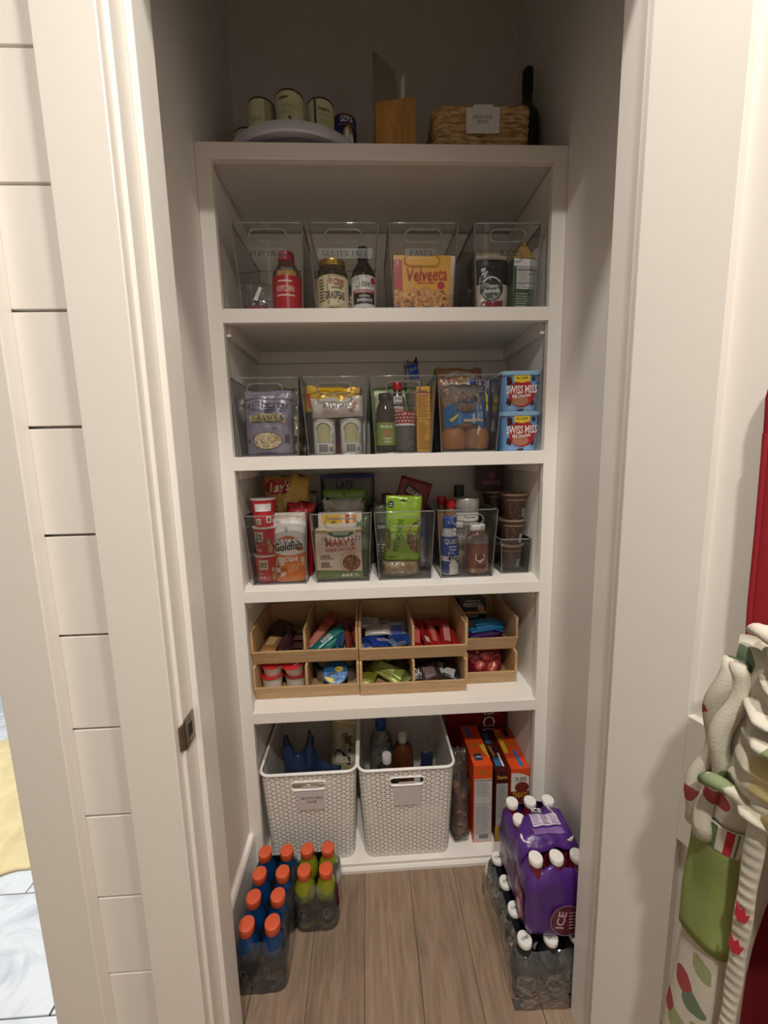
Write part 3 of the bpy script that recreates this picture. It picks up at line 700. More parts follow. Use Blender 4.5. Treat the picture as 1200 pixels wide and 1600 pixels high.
t, fr = bag('rice_bag', 'white and black rice bag with oval emblem and red panel', 'bag', (0.3090, 0.115, zA), 0.105, 0.192, 0.060, foil((206, 196, 180)), seed=8, crumple=0.006, toprag=0.012)
deco(t, 'dark_top', D().rect(-0.046, 0.050, 0.088, 0.160, 14, 8), gloss((40, 40, 44)), fr, 0.0006)
deco(t, 'emblem', D().ell(-0.004, 0.075, 0.033, 0.032, 26), gloss((58, 56, 58)), fr, 0.0012)
deco(t, 'emblem', D().ell(-0.004, 0.066, 0.020, 0.018, 20), gloss((84, 104, 90)), fr, 0.0018)
deco(t, 'lettering', D().ring(-0.004, 0.078, 0.030, 0.030, 0.004, 30, 150).text('Organic', -0.004, 0.083, 0.009, width=0.036, shear=.2).text('Jasmine', -0.004, 0.070, 0.011, width=0.046, shear=.2).ring(-0.004, 0.072, 0.026, 0.026, 0.0016, 200, 340), WHITE, fr, 0.0024)
deco(t, 'red_panel', D().rect(-0.034, 0.030, 0.008, 0.042, 8, 5), gloss((134, 40, 44)), fr, 0.0008)
deco(t, 'lettering', D().lines(-0.030, -0.002, 0.011, 0.022, 3).rect(0.012, 0.026, 0.010, 0.026, 2, 2).ell(-0.026, 0.032, 0.004, 0.004, 10), WHITE, fr, 0.0022)
t = thing('rice_carton', 'green gable-top carton with white nutrition panel', 'carton', (0.3890, 0.100, zA), 0.12)
GRN = gloss((62, 88, 62))
part(t, 'carton_body', MB().box(-0.031, 0.031, -0.031, 0.031, 0, 0.150), GRN, bev=0.001)
part(t, 'gable_top', MB().prism([(-0.031, 0.150), (0.031, 0.150), (0.006, 0.186), (0.002, 0.198), (-0.002, 0.198), (-0.006, 0.186)], -0.031, 0.031, 'y'), gloss((176, 140, 70)), bev=0.0008)
fn = flat_front(-0.031)
deco(t, 'white_band', D().rect(-0.031, 0.031, 0.128, 0.148), WHITE, fn)
deco(t, 'nutrition_panel', D().rect(-0.022, 0.022, 0.068, 0.126), WHITE, fn, 0.0002)
deco(t, 'lettering', D().text('Nutrition Facts', 0, 0.1215, 0.006, width=0.04).lines(-0.020, 0.020, 0.070, 0.116, 11, .3).rect(-0.021, 0.021, 0.1165, 0.118).rect(-0.021, 0.021, 0.082, 0.083), INK, fn, 0.0005)
deco(t, 'lettering', D().lines(-0.024, 0.022, 0.012, 0.058, 7, .35), paper((176, 190, 170)), fn, 0.0004)
t, fr = bag('purple_bag', 'dark purple bag standing at the back of the RICE bin', 'bag', (0.2980, 0.215, zA), 0.115, 0.232, 0.06, foil((84, 62, 82)), seed=11, crumple=0.012, toprag=0.02)
deco(t, 'print', D().blobs(-0.045, 0.045, 0.05, 0.18, 10, 0.006, 0.014, 6), gloss((120, 96, 116)), fr, 0.001)
t, fr = bag('white_pouch', 'small white pouch edge beside the green carton', 'bag', (0.4000, 0.165, zA), 0.05, 0.09, 0.03, foil((214, 210, 206)), rz=0.1, seed=14)

# ---------------------------------------------------------------- shelf B contents
zB = ZB+0.004
LAV = foil((152, 148, 170)); oats = speckle_mat('oats', [(222, 204, 164), (204, 180, 136), (236, 224, 194), (188, 160, 116)], 170)
t, fr = bag('granola_bag', 'lavender granola bag with oval picture of oats', 'bag', (-0.3540, 0.092, zB), 0.140, 0.186, 0.055, LAV, seed=21, crumple=0.007, toprag=0.012)
deco(t, 'band', D().strip([-0.052+0.104*i/14 for i in range(15)], lambda x: 0.092+0.006*math.cos(x*30), lambda x: 0.114+0.006*math.cos(x*30)), paper((206, 190, 140)), fr, 0.0008)
deco(t, 'lettering', D().text('GRANOLA', 0.002, 0.108, 0.016, width=0.088, serif=True).lines(-0.045, 0.045, 0.094, 0.099, 1), INK, fr, 0.0014)
deco(t, 'lettering', D().lines(-0.055, 0.052, 0.071, 0.084, 4, .4).lines(-0.055, 0.045, 0.120, 0.150, 4, .5).text('NET WT 32 OZ', 0, 0.007, 0.005, width=0.05), paper((84, 78, 106)), fr, 0.0010)
deco(t, 'oat_picture', D().ell(-0.002, 0.042, 0.040, 0.024, 28), oats, fr, 0.0008)
deco(t, 'picture_edge', D().ring(-0.002, 0.042, 0.042, 0.026, 0.002), paper((90, 80, 90)), fr, 0.0012)
deco(t, 'print', D().rect(0.048, 0.060, 0.034, 0.060, 2, 4).rect(-0.060, -0.052, 0.036, 0.046, 2, 2), paper((100, 80, 74)), fr, 0.0012)
t, fr = bag('oat_bag', 'clear bag of pale oats behind the lavender granola bag', 'bag', (-0.3000, 0.175, zB), 0.10, 0.205, 0.06, BAGFILM, seed=23, crumple=0.014, toprag=0.02)
part(t, 'oats', pouch(0.092, 0.120, 0.052, seed=23, crumple=0.004, top=0.5)[0], oats, smooth=180)
t, fr = bag('tan_snack_bag', 'tan bag with teal and red stripe tops, rearmost in the granola bin', 'bag', (-0.3640, 0.215, zB), 0.13, 0.196, 0.05, foil((150, 136, 120)), seed=25, toprag=0.012)
deco(t, 'stripe', D().rect(-0.05, 0.05, 0.160, 0.168, 8), gloss((150, 70, 64)), fr, 0.001)
deco(t, 'stripe', D().rect(-0.035, 0.0, 0.172, 0.184, 6), gloss((50, 100, 110)), fr, 0.001)
for i, x in enumerate((-0.1930, -0.1130)):
    t, rd = bottle('baking_canister', 'white cylindrical baking canister with arched label, %s of the pair' % ('left' if i == 0 else 'right'), (x, 0.090, zB),
        [(0.031, 0), (0.0325, 0.002), (0.0325, 0.094)], PLASTW, [(0.033, 0.093), (0.0335, 0.094), (0.0335, 0.100), (0.031, 0.102), (0.001, 0.1015)], capmat=M((214, 214, 208), 0.35), cat='canister', group='white baking canisters', body='canister_body')
    w = wrap(0.0325)
    deco(t, 'label', D().rect(-0.021, 0.021, 0.036, 0.068, 8, 3).ell(0, 0.068, 0.021, 0.020, 20), M((190, 184, 140), 0.5), w, 0.0002)
    deco(t, 'lettering', D().ring(0, 0.068, 0.023, 0.022, 0.003, 0, 180).lines(-0.016, 0.016, 0.050, 0.078, 5, .35).rect(-0.021, 0.021, 0.033, 0.034, 6).lines(0.026, 0.034, 0.03, 0.06, 5), paper((106, 104, 84)), w, 0.0005)
    deco(t, 'lettering', D().bars(-0.014, 0.012, 0.006, 0.028, 14, 3+i).lines(0.016, 0.03, 0.008, 0.02, 3), INK, w, 0.0005)
t, fr = bag('chip_bag', 'bright yellow folded bag lying across the top of two canisters', 'bag', (-0.1640, 0.085, zB+0.122), 0.158, 0.070, 0.05, foil((228, 180, 40)), rot=(0.1, 0.02, 0), seed=31, crumple=0.012, toprag=0.02, top=0.3)
deco(t, 'print', D().ell(-0.045, 0.020, 0.008, 0.008, 12).ell(-0.020, 0.018, 0.009, 0.008, 12), gloss((190, 150, 60)), fr, 0.0012)
deco(t, 'print', D().poly([(-0.074, 0.052), (-0.066, 0.052), (-0.062, 0.012), (-0.068, 0.010)]), gloss((190, 40, 40)), fr, 0.0012)
t, fr = bag('sugar_bag', 'clear crinkled bag with red script under the yellow bag', 'bag', (-0.1500, 0.062, zB+0.104), 0.150, 0.058, 0.035, foil((214, 206, 200)), rot=(0.05, -0.03, 0), seed=33, crumple=0.010, bottom=0.4, toprag=0.012)
deco(t, 'lettering', D().text('Bob', 0.046, 0.028, 0.014, rot=1.2, bold=False), gloss((176, 40, 44)), fr, 0.0012)
t, fr = bag('red_chip_bag', 'dark red bag standing behind the yellow folded bag', 'bag', (-0.1600, 0.175, zB), 0.13, 0.205, 0.06, foil((130, 50, 44)), seed=35, toprag=0.015)
deco(t, 'print', D().ell(0.02, 0.18, 0.02, 0.012, 12), gloss((60, 90, 160)), fr, 0.001)
t, fr = bag('blue_foil_bag', 'pale blue foil bag rearmost in the canister bin', 'bag', (-0.1540, 0.235, zB), 0.15, 0.212, 0.05, foil((120, 146, 178)), seed=37, toprag=0.01)

t, rd = bottle('syrup_bottle', 'bottle of dark syrup with green label and brown cap', (-0.0090, 0.092, zB),
    [(0.026, 0), (0.029, 0.004), (0.0295, 0.02), (0.0295, 0.112), (0.027, 0.130), (0.018, 0.150), (0.016, 0.158)], M((66, 54, 40), 0.12, 0.2, 30),
    capprof(0.020, 0.154, 0.174), [(0.022, 0.088, gloss((136, 156, 62)), 'label')], capmat=M((44, 38, 36), 0.4))
w = wrap(0.03)
deco(t, 'heart', D().ell(0.002, 0.058, 0.009, 0.009, 14), gloss((190, 120, 80)), w, 0.0005)
deco(t, 'lettering', D().text('Madhava', 0, 0.077, 0.009, width=0.036).text('Organic', 0.004, 0.042, 0.006, width=0.026).text('Agave', 0.004, 0.033, 0.006, width=0.022), WHITE, w, 0.0006)
t, rd = bottle('vanilla_bottle', 'slim dark extract bottle with red cap', (0.0320, 0.150, zB),
    [(0.021, 0), (0.022, 0.003), (0.022, 0.165), (0.012, 0.188), (0.011, 0.196)], M((36, 30, 30), 0.15), capprof(0.0135, 0.192, 0.216), capmat=gloss((190, 30, 40)))
w = wrap(0.022)
deco(t, 'label', D().rect(-0.014, 0.014, 0.148, 0.172, 6, 2).rect(-0.018, 0.018, 0.118, 0.142, 6, 2), WHITE, w, 0.0006)
deco(t, 'lettering', D().text('PURE', 0, 0.164, 0.007, width=0.02).text('vanilla', 0, 0.153, 0.006, width=0.02), INK, w, 0.0012)
deco(t, 'lettering', D().text('VANILLA', 0, 0.134, 0.007, width=0.03), gloss((190, 30, 40)), w, 0.0012)
SMOKY = see_through('smoky_jar', (0.55, 0.54, 0.54), 0.12, 0.06, 1.5)
t = thing('sprinkle_jar', 'clear sprinkle jar with red polka-dot lid', 'jar', (0.0480, 0.090, zB))
part(t, 'jar_body', MB().lathe([(0.028, 0), (0.031, 0.003), (0.031, 0.086), (0.029, 0.090)], 24), SMOKY, smooth=50)
part(t, 'sprinkles', MB().lathe([(0.027, 0.003), (0.0285, 0.006), (0.0285, 0.030), (0.02, 0.036), (0.004, 0.038)], 20), speckle_mat('sprinkles', [(200, 40, 50), (236, 226, 222), (236, 226, 222), (190, 60, 66)], 180), smooth=60)
lid = part(t, 'lid', MB().lathe([(0.0325, 0.084), (0.033, 0.086), (0.033, 0.114), (0.030, 0.118), (0.001, 0.118)], 24), gloss((178, 46, 58)), smooth=40)
dd = D()
for i in range(-6, 7):
    for j in range(3): dd.ell(i*0.0095+(j % 2)*0.0047, 0.091+j*0.0095, 0.0026, 0.0026, 8, 1)
deco(lid, 'dots', dd, WHITE, wrap(0.033), 0.0004)
part(t, 'label', MB().lathe([(0.0316, 0.078), (0.0316, 0.086)], 24, cap=False), WHITE, smooth=50)
t, rd = bottle('red_sprinkle_bottle', 'dark red sprinkle bottle beside the yellow box', (0.0680, 0.165, zB), [(0.020, 0), (0.021, 0.003), (0.021, 0.10), (0.018, 0.108)], gloss((120, 30, 34)), capprof(0.019, 0.108, 0.124), capmat=WHITE, cat='jar')
t, fn = carton('yellow_box', 'tall narrow yellow box with brown print', 'box', (0.1020, 0.120, zB), 0.040, 0.10, 0.190, gloss((226, 168, 52)))
deco(t, 'lettering', D().lines(-0.016, 0.017, 0.008, 0.088, 17, .4, .5, 4).lines(-0.016, 0.017, 0.10, 0.165, 12, .4, .5, 7), paper((150, 98, 40)), fn, 0.0003)
deco(t, 'lettering', D().text('Maca', -0.003, 0.178, 0.010, width=0.026).rect(-0.02, 0.02, 0.0935, 0.095), paper((110, 60, 40)), fn, 0.0003)
deco(t, 'print', D().rect(-0.016, 0.016, 0.164, 0.172), gloss((226, 140, 110)), fn, 0.0003)
t, fr = bag('green_bag', 'olive green bag standing behind the bottles in a BAKING bin', 'bag', (0.0200, 0.215, zB), 0.150, 0.212, 0.055, foil((112, 136, 74)), seed=41, toprag=0.008)
deco(t, 'print', D().rect(-0.055, -0.02, 0.12, 0.19, 6, 6), gloss((176, 184, 140)), fr, 0.001)
t, fr = bag('twisted_bag', 'clear bag with twisted blue printed top rising above the bins', 'bag', (0.1130, 0.225, zB), 0.09, 0.290, 0.06, BAGFILM, rot=(0.05, -0.12, 0.2), seed=43, narrow=0.45, crumple=0.016, toprag=0.03)
deco(t, 'blue_print', D().rect(-0.016, 0.018, 0.235, 0.283, 6, 6), gloss((40, 84, 196)), fr, 0.002)
deco(t, 'lettering', D().text('10 ct', 0, 0.268, 0.010, rot=0.3), paper((200, 214, 240)), fr, 0.0032)

# buns in the bread bin
BUN = M((170, 112, 62), 0.55, 0.15, 25, 0.15)
t = thing('bag_of_buns', 'clear bag of round brown buns with blue label', 'bread', (0.2280, 0.040, zB))
for x, y, r in ((-0.032, 0.050, 0.040), (0.038, 0.050, 0.038), (-0.034, 0.122, 0.036), (0.036, 0.122, 0.036)):
    part(t, 'bun', MB().lathe([(0.004, 0.002), (r*0.86, 0.006), (r, 0.028), (r*0.94, 0.052), (r*0.68, 0.072), (r*0.3, 0.081), (0.002, 0.083)], 20, x, y), BUN, smooth=60)
mb, fr = pouch(0.152, 0.195, 0.150, seed=47, crumple=0.010, top=0.35, toprag=0.02, belly=0.5)
weld(part(t, 'bag_film', mb, BAGFILM, smooth=180, fix=False, loc=(0, 0.088, 0.002)))
g = lambda x, q, l: (lambda p: (p[0], p[1]+0.088, p[2]))(fr(x, q, l))
deco(t, 'blue_label', D().strip([-0.062+0.126*i/18 for i in range(19)], lambda x: 0.072+0.010*math.cos(x*40), lambda x: 0.150-0.9*abs(x)**1.35), gloss((46, 112, 170)), g, 0.002)
deco(t, 'label_picture', D().ell(-0.004, 0.128, 0.030, 0.016, 18), paper((120, 100, 84)), g, 0.0032)
deco(t, 'label_tab', D().poly([(-0.050, 0.092), (-0.032, 0.104), (-0.026, 0.110), (-0.028, 0.100), (-0.044, 0.084)]), gloss((230, 196, 60)), g, 0.0032)
deco(t, 'label_tab', D().rect(-0.01, 0.05, 0.084, 0.092, 5), paper((196, 176, 150)), g, 0.0032)
t, fr = bag('bread_loaf_bag', 'loaf bag with red, white and blue print above the buns', 'bread', (0.2330, 0.195, zB), 0.155, 0.262, 0.075, foil((170, 126, 92)), seed=51, crumple=0.010, toprag=0.02, top=0.25)
deco(t, 'print', D().ell(0.004, 0.224, 0.052, 0.030, 24), gloss((206, 198, 190)), fr, 0.001)
deco(t, 'print', D().ell(0.0, 0.230, 0.028, 0.016, 18), gloss((176, 130, 80)), fr, 0.0016)
deco(t, 'print', D().poly([(-0.06, 0.208), (-0.03, 0.212), (-0.028, 0.236), (-0.05, 0.226)]), gloss((150, 30, 40)), fr, 0.0016)
deco(t, 'print', D().poly([(0.034, 0.20), (0.06, 0.196), (0.055, 0.23), (0.032, 0.245)]), gloss((50, 80, 160)), fr, 0.0016)
t, fr = bag('plum_wrap_bag', 'small plum and yellow bag tucked at the right of the bread bin', 'bag', (0.2960, 0.130, zB), 0.05, 0.22, 0.05, foil((90, 80, 112)), seed=53, toprag=0.02)
deco(t, 'print', D().rect(-0.012, 0.010, 0.12, 0.17, 4, 4), gloss((216, 196, 60)), fr, 0.001)

# cocoa tubs
def cocoa_tub(label, z, dx):
    t = thing('cocoa_tub', label, 'tub', (0.3840+dx, 0.085, z), -0.02, 'stacked cocoa tubs')
    part(t, 'tub_body', MB().loft([rrect(0.100, 0.086, 0.016, 0), rrect(0.112, 0.098, 0.018, 0.103)]), gloss((112, 156, 206)), smooth=40)
    part(t, 'lid', MB().loft([rrect(0.118, 0.104, 0.018, 0.101), rrect(0.120, 0.106, 0.018, 0.104), rrect(0.120, 0.106, 0.018, 0.110), rrect(0.114, 0.100, 0.017, 0.113)]), M((150, 190, 222), 0.35), smooth=30)
    fn = lambda x, q, l: (x, -0.043-0.006*q/0.103-0.0006-l, q)
    deco(t, 'print', D().poly([(-0.042, 0.098), (-0.028, 0.096), (-0.024, 0.076), (-0.040, 0.072)]).poly([(-0.038, 0.040), (-0.024, 0.030), (-0.028, 0.016), (-0.042, 0.022)]).poly([(0.030, 0.098), (0.042, 0.096), (0.040, 0.084), (0.032, 0.084)]).poly([(0.030, 0.030), (0.040, 0.032), (0.040, 0.016), (0.030, 0.018)]).poly([(-0.008, 0.006), (0.010, 0.008), (0.008, 0.001), (-0.006, 0.001)]), gloss((74, 34, 34)), fn)
    deco(t, 'red_oval', D().ell(0.004, 0.050, 0.038, 0.038, 28), gloss((176, 36, 44)), fn, 0.0003)
    deco(t, 'print', D().ell(0.0, 0.030, 0.024, 0.014, 18), gloss((176, 124, 96)), fn, 0.0006)
    deco(t, 'yellow_flag', D().poly([(-0.022, 0.102), (0.026, 0.102), (0.024, 0.084), (0.002, 0.080), (-0.020, 0.084)]), gloss((238, 208, 60)), fn, 0.0006)
    deco(t, 'lettering', D().text('36 CUPS', 0.002, 0.093, 0.006, width=0.034), INK, fn, 0.0009)
    deco(t, 'lettering', D().text('SWISS MISS', 0.002, 0.062, 0.022, width=0.090, rot=0.03), WHITE, fn, 0.0009)
    deco(t, 'lettering', D().text('Milk Chocolate', 0.002, 0.045, 0.010, width=0.054, rot=0.08, bold=True), WHITE, fn, 0.0009)
    deco(t, 'lettering', D().lines(-0.034, -0.012, 0.004, 0.014, 2).lines(0.012, 0.034, 0.004, 0.014, 2), paper((190, 210, 236)), fn, 0.0006)
    return t
cocoa_tub('light blue cocoa tub, lower of the stacked pair', ZB, 0)
cocoa_tub('light blue cocoa tub, upper of the stacked pair', ZB+0.1135, -0.003)
# ---------------------------------------------------------------- shelf C contents
zC = ZC+0.004
for i in range(3):
    t = thing('snack_cup', 'red paper snack cup with cream square print, %s of the stack' % ('bottom', 'middle', 'top')[i], 'cup', (-0.3890, 0.098, zC+0.0865*i), (0.1, -0.15, 0.55)[i], 'stacked red snack cups')
    part(t, 'cup_body', MB().lathe([(0.028, 0.002), (0.030, 0), (0.0305, 0.002), (0.0365, 0.080), (0.0365, 0.083)], 28), gloss((192, 44, 54)), smooth=50)
    part(t, 'lid', MB().lathe([(0.0385, 0.0815), (0.039, 0.083), (0.0385, 0.0855), (0.036, 0.0862), (0.001, 0.0862)], 28), M((222, 218, 214), 0.3, metal=0.2), smooth=40)
    w = wrap(0.0305, 0.0365, 0.078, 0.002)
    if i < 2:
        deco(t, 'label', D().rect(-0.018, 0.006, 0.042, 0.072, 6, 2), paper((222, 208, 176)), w)
        deco(t, 'picture', D().bars(-0.015, 0.003, 0.048, 0.066, 6, 5+i).blobs(-0.015, 0.003, 0.046, 0.068, 10, 0.001, 0.003, 4+i), paper((96, 84, 66)), w, 0.0004)
        deco(t, 'lettering', D().lines(-0.02, -0.006, 0.026, 0.032, 2).ell(-0.016, 0.016, 0.004, 0.005, 10).ell(-0.006, 0.016, 0.004, 0.005, 10), paper((230, 170, 166)), w, 0.0004)
        deco(t, 'print', D().ell(0.024, 0.018, 0.007, 0.013, 12).ell(0.020, 0.040, 0.005, 0.008, 10), gloss((196, 170, 110)), w, 0.0004)
    else:
        deco(t, 'label', D().rect(-0.034, 0.010, 0.048, 0.071, 8, 2), WHITE, w)
        deco(t, 'lettering', D().lines(-0.031, 0.006, 0.050, 0.068, 5, .3), paper((150, 150, 150)), w, 0.0004)
        deco(t, 'print', D().rect(-0.034, -0.020, 0.008, 0.026, 4).rect(-0.004, 0.010, 0.012, 0.032, 4).ell(0.020, 0.018, 0.005, 0.006, 10), paper((228, 214, 200)), w, 0.0003)
        deco(t, 'lettering', D().bars(-0.032, -0.022, 0.010, 0.024, 6).rect(-0.001, 0.007, 0.016, 0.028), paper((90, 80, 76)), w, 0.0006)
t, fr = bag('cracker_bag', 'white and orange bag of fish crackers', 'bag', (-0.3150, 0.098, zC), 0.102, 0.212, 0.058, foil((224, 220, 214)), seed=61, crumple=0.004, top=0.12)
ORA = gloss((226, 122, 40))
deco(t, 'orange_panel', D().strip([-0.050+0.1*i/14 for i in range(15)], lambda x: 0.002, lambda x: 0.098-0.014*math.cos((x-0.012)*26)), ORA, fr, 0.0008)
deco(t, 'swoosh', D().strip([-0.048+0.09*i/16 for i in range(17)], lambda x: 0.094-0.010*math.cos(x*30), lambda x: 0.128+0.006*math.cos(x*34)), gloss((236, 232, 226)), fr, 0.0016)
deco(t, 'swoosh', D().strip([-0.030+0.05*i/10 for i in range(11)], lambda x: 0.128+0.006*math.cos(x*34), lambda x: 0.132+0.012*math.cos(x*50)), gloss((206, 96, 40)), fr, 0.0014)
deco(t, 'lettering', D().text('Goldfish', -0.003, 0.112, 0.024, width=0.086, rot=0.10, shear=0.06), INK, fr, 0.0026)
deco(t, 'lettering', D().text('CHEDDAR', -0.004, 0.072, 0.014, width=0.064, rot=0.05, bold=True), paper((244, 236, 222)), fr, 0.0018)
deco(t, 'fish', D().ell(-0.034, 0.050, 0.008, 0.005, 12).ell(-0.018, 0.040, 0.009, 0.005, 12).ell(-0.034, 0.026, 0.008, 0.005, 12).ell(0.034, 0.102, 0.010, 0.006, 12), gloss((190, 92, 24)), fr, 0.0020)
deco(t, 'lettering', D().lines(-0.004, 0.036, 0.030, 0.056, 4, .4).lines(-0.04, 0.04, 0.003, 0.010, 1, .4).lines(-0.04, 0.04, 0.196, 0.204, 1, .3), paper((240, 196, 156)), fr, 0.0022)
deco(t, 'print', D().ell(-0.005, 0.164, 0.005, 0.009, 10).lines(-0.04, -0.02, 0.18, 0.19, 2), paper((176, 176, 176)), fr, 0.0014)
t, fr = bag('potato_chip_bag', 'gold crinkled potato chip bag standing behind the snack cups', 'bag', (-0.3450, 0.200, zC), 0.150, 0.318, 0.085, foil((196, 160, 70)), rot=(0, 0.03, 0), seed=63, crumple=0.014, toprag=0.02, top=0.2)
deco(t, 'logo', D().ell(-0.026, 0.286, 0.042, 0.026, 24), gloss((176, 34, 40)), fr, 0.0012)
deco(t, 'lettering', D().text("Lay's", -0.020, 0.286, 0.030, width=0.066, rot=0.15, shear=.2), WHITE, fr, 0.0026)
deco(t, 'picture', D().ell(-0.020, 0.220, 0.030, 0.020, 16).ell(0.012, 0.236, 0.026, 0.014, 16), gloss((222, 196, 130)), fr, 0.0012)
deco(t, 'print', D().ell(-0.04, 0.20, 0.030, 0.03, 16), gloss((120, 116, 60)), fr, 0.0009)
t, fr = bag('red_snack_bag', 'red snack bag leaning behind the fish cracker bag', 'bag', (-0.2980, 0.150, zC), 0.088, 0.235, 0.04, foil((170, 30, 42)), rot=(0, 0.06, 0), seed=65, toprag=0.02)
deco(t, 'lettering', D().text('Cru', 0, 0.205, 0.014), paper((226, 190, 190)), fr, 0.0012)
t, fr = bag('foil_snack_bag', 'dark foil bag between the gold chip bag and bin wall', 'bag', (-0.2740, 0.215, zC), 0.07, 0.262, 0.04, foil((104, 92, 96)), seed=67, crumple=0.014, toprag=0.02)

t, fn = carton('cracker_box', 'pale pink cracker box with green bands and seed cracker picture', 'box', (-0.1640, 0.102, zC), 0.142, 0.05, 0.156, gloss((226, 206, 190)), rz=0.015)
OLV = gloss((112, 130, 66)); DGR = gloss((38, 84, 66))
deco(t, 'bottom_band', D().strip([-0.071+0.142*i/10 for i in range(11)], lambda x: 0.001, lambda x: 0.028-0.05*x), OLV, fn)
deco(t, 'top_band', D().rect(-0.071, 0.071, 0.146, 0.156), gloss((172, 160, 120)), fn)
deco(t, 'green_crest', D().add(*_arc(0.008, 0.150, 0.040, 0.018, 0.0395, 0.0175, 180, 360, 18)), DGR, fn, 0.0003)
deco(t, 'lettering', D().text('ORGANIC', 0.008, 0.144, 0.008, width=0.05), paper((210, 224, 210)), fn, 0.0006)
deco(t, 'lettering', D().text("MARY'S", 0.004, 0.116, 0.022, width=0.090).text('GONE CRACKERS', 0.006, 0.095, 0.010, width=0.094, rot=0.05).text('Organic', -0.032, 0.129, 0.006, width=0.02), gloss((180, 40, 60)), fn, 0.0005)
deco(t, 'lettering', D().text('HERB', -0.042, 0.074, 0.008, width=0.03).lines(-0.058, -0.012, 0.064, 0.069, 1), paper((84, 84, 60)), fn, 0.0005)
deco(t, 'lettering', D().lines(-0.056, -0.022, 0.038, 0.056, 3, .5).lines(-0.060, -0.020, 0.006, 0.010, 1), paper((60, 60, 50)), fn, 0.0005)
deco(t, 'cracker_picture', D().ell(0.038, 0.052, 0.028, 0.026, 28), speckle_mat('seed_cracker', [(120, 70, 44), (150, 96, 60), (96, 54, 36), (170, 120, 80)], 220), fn, 0.0006)
deco(t, 'picture_ring', D().ring(0.036, 0.054, 0.034, 0.033, 0.002, 60, 250), paper((150, 120, 100)), fn, 0.0005)
deco(t, 'print', D().ell(0.012, 0.012, 0.005, 0.005, 10).ell(0.024, 0.012, 0.005, 0.005, 10).ell(0.036, 0.013, 0.005, 0.005, 10).lines(0.046, 0.062, 0.008, 0.018, 2), paper((222, 222, 206)), fn, 0.0006)
t, fn = carton('baking_mix_box', 'white box with yellow oval label behind the cracker box', 'box', (-0.1600, 0.156, zC), 0.140, 0.042, 0.200, gloss((226, 220, 206)))
deco(t, 'oval_label', D().rect(-0.058, 0.006, 0.166, 0.196, 6), gloss((232, 190, 70)), fn)
deco(t, 'lettering', D().text('Simple', -0.024, 0.184, 0.014, width=0.046, bold=False).text('Mills', -0.020, 0.171, 0.006, width=0.018), INK, fn, 0.0004)
deco(t, 'print', D().rect(0.016, 0.030, 0.168, 0.196).rect(0.040, 0.052, 0.168, 0.194), gloss((222, 150, 60)), fn)
deco(t, 'print', D().ell(0.023, 0.190, 0.006, 0.004, 10).ell(0.023, 0.180, 0.006, 0.004, 10).ell(0.023, 0.170, 0.006, 0.004, 10), gloss((196, 50, 40)), fn, 0.0004)
t, fr = bag('silver_chip_bag', 'crinkled silver topped bag between white box and green pouch', 'bag', (-0.1500, 0.192, zC), 0.140, 0.238, 0.03, foil((176, 178, 172)), seed=69, crumple=0.012, toprag=0.02)
t, fr = bag('green_pouch', 'bright green flat pouch with hanging hole, above the white box', 'bag', (-0.1470, 0.222, zC), 0.150, 0.268, 0.03, foil((118, 152, 62)), seed=71, crumple=0.004, toprag=0.004)
deco(t, 'hang_hole', D().ell(-0.002, 0.254, 0.005, 0.003, 10), INK, fr, 0.0008)
deco(t, 'lettering', D().lines(-0.02, 0.02, 0.238, 0.246, 2, .5), paper((190, 210, 150)), fr, 0.0008)
t, fr = bag('tortilla_chip_bag', 'dark grey chip bag with blue top, tallest in its bin', 'bag', (-0.1380, 0.272, zC), 0.188, 0.318, 0.05, foil((92, 88, 88)), seed=73, crumple=0.006, toprag=0.004)
deco(t, 'blue_top', D().rect(-0.092, 0.092, 0.304, 0.317, 14, 2), gloss((52, 62, 124)), fr, 0.0010)
deco(t, 'lettering', D().text('LATE', -0.010, 0.283, 0.024, width=0.060).text('JULY', 0.004, 0.257, 0.024, width=0.058), M((34, 32, 36), 0.6), fr, 0.0014)
t, fr = bag('kale_chip_bag', 'dark green clear-sided bag right of the cracker box', 'bag', (-0.0910, 0.150, zC), 0.052, 0.190, 0.07, foil((86, 104, 74)), seed=75, crumple=0.012, toprag=0.02)

# nuts bin
nutm = speckle_mat('cashews', [(226, 200, 150), (210, 178, 124), (236, 214, 172), (190, 152, 100)], 70)
t, fr = bag('cashew_bag', 'clear bag of pale cashews lying at the bottom of the NUTS bin', 'bag', (0.0310, 0.115, zC), 0.128, 0.052, 0.085, BAGFILM, seed=81, crumple=0.006, top=0.5, bottom=0.7)
part(t, 'cashews', pouch(0.118, 0.046, 0.076, seed=81, crumple=0.004, top=0.5, bottom=0.7)[0], nutm, smooth=180)
LIME = foil((150, 190, 56))
t, fr = bag('pistachio_bag', 'lime green pistachio bag with clear side window', 'bag', (0.0330, 0.098, zC+0.050), 0.112, 0.205, 0.040, LIME, rot=(0.02, 0.05, 0), seed=83, crumple=0.005, bottom=0.35)
deco(t, 'window', D().strip([0.012+0.036*i/10 for i in range(11)], lambda x: 0.078-0.052*math.sqrt(max(0, 1-((x-0.054)/0.044)**2)), lambda x: 0.078+0.052*math.sqrt(max(0, 1-((x-0.054)/0.044)**2))), speckle_mat('pistachios', [(150, 116, 80), (124, 92, 64), (176, 146, 104), (104, 80, 70)], 150), fr, 0.0014)
deco(t, 'window', D().strip([-0.052+0.014*i/5 for i in range(6)], lambda x: 0.066-0.040*math.sqrt(max(0, 1-((x+0.054)/0.017)**2)), lambda x: 0.066+0.040*math.sqrt(max(0, 1-((x+0.054)/0.017)**2))), bpy.data.materials['pistachios'], fr, 0.0014)
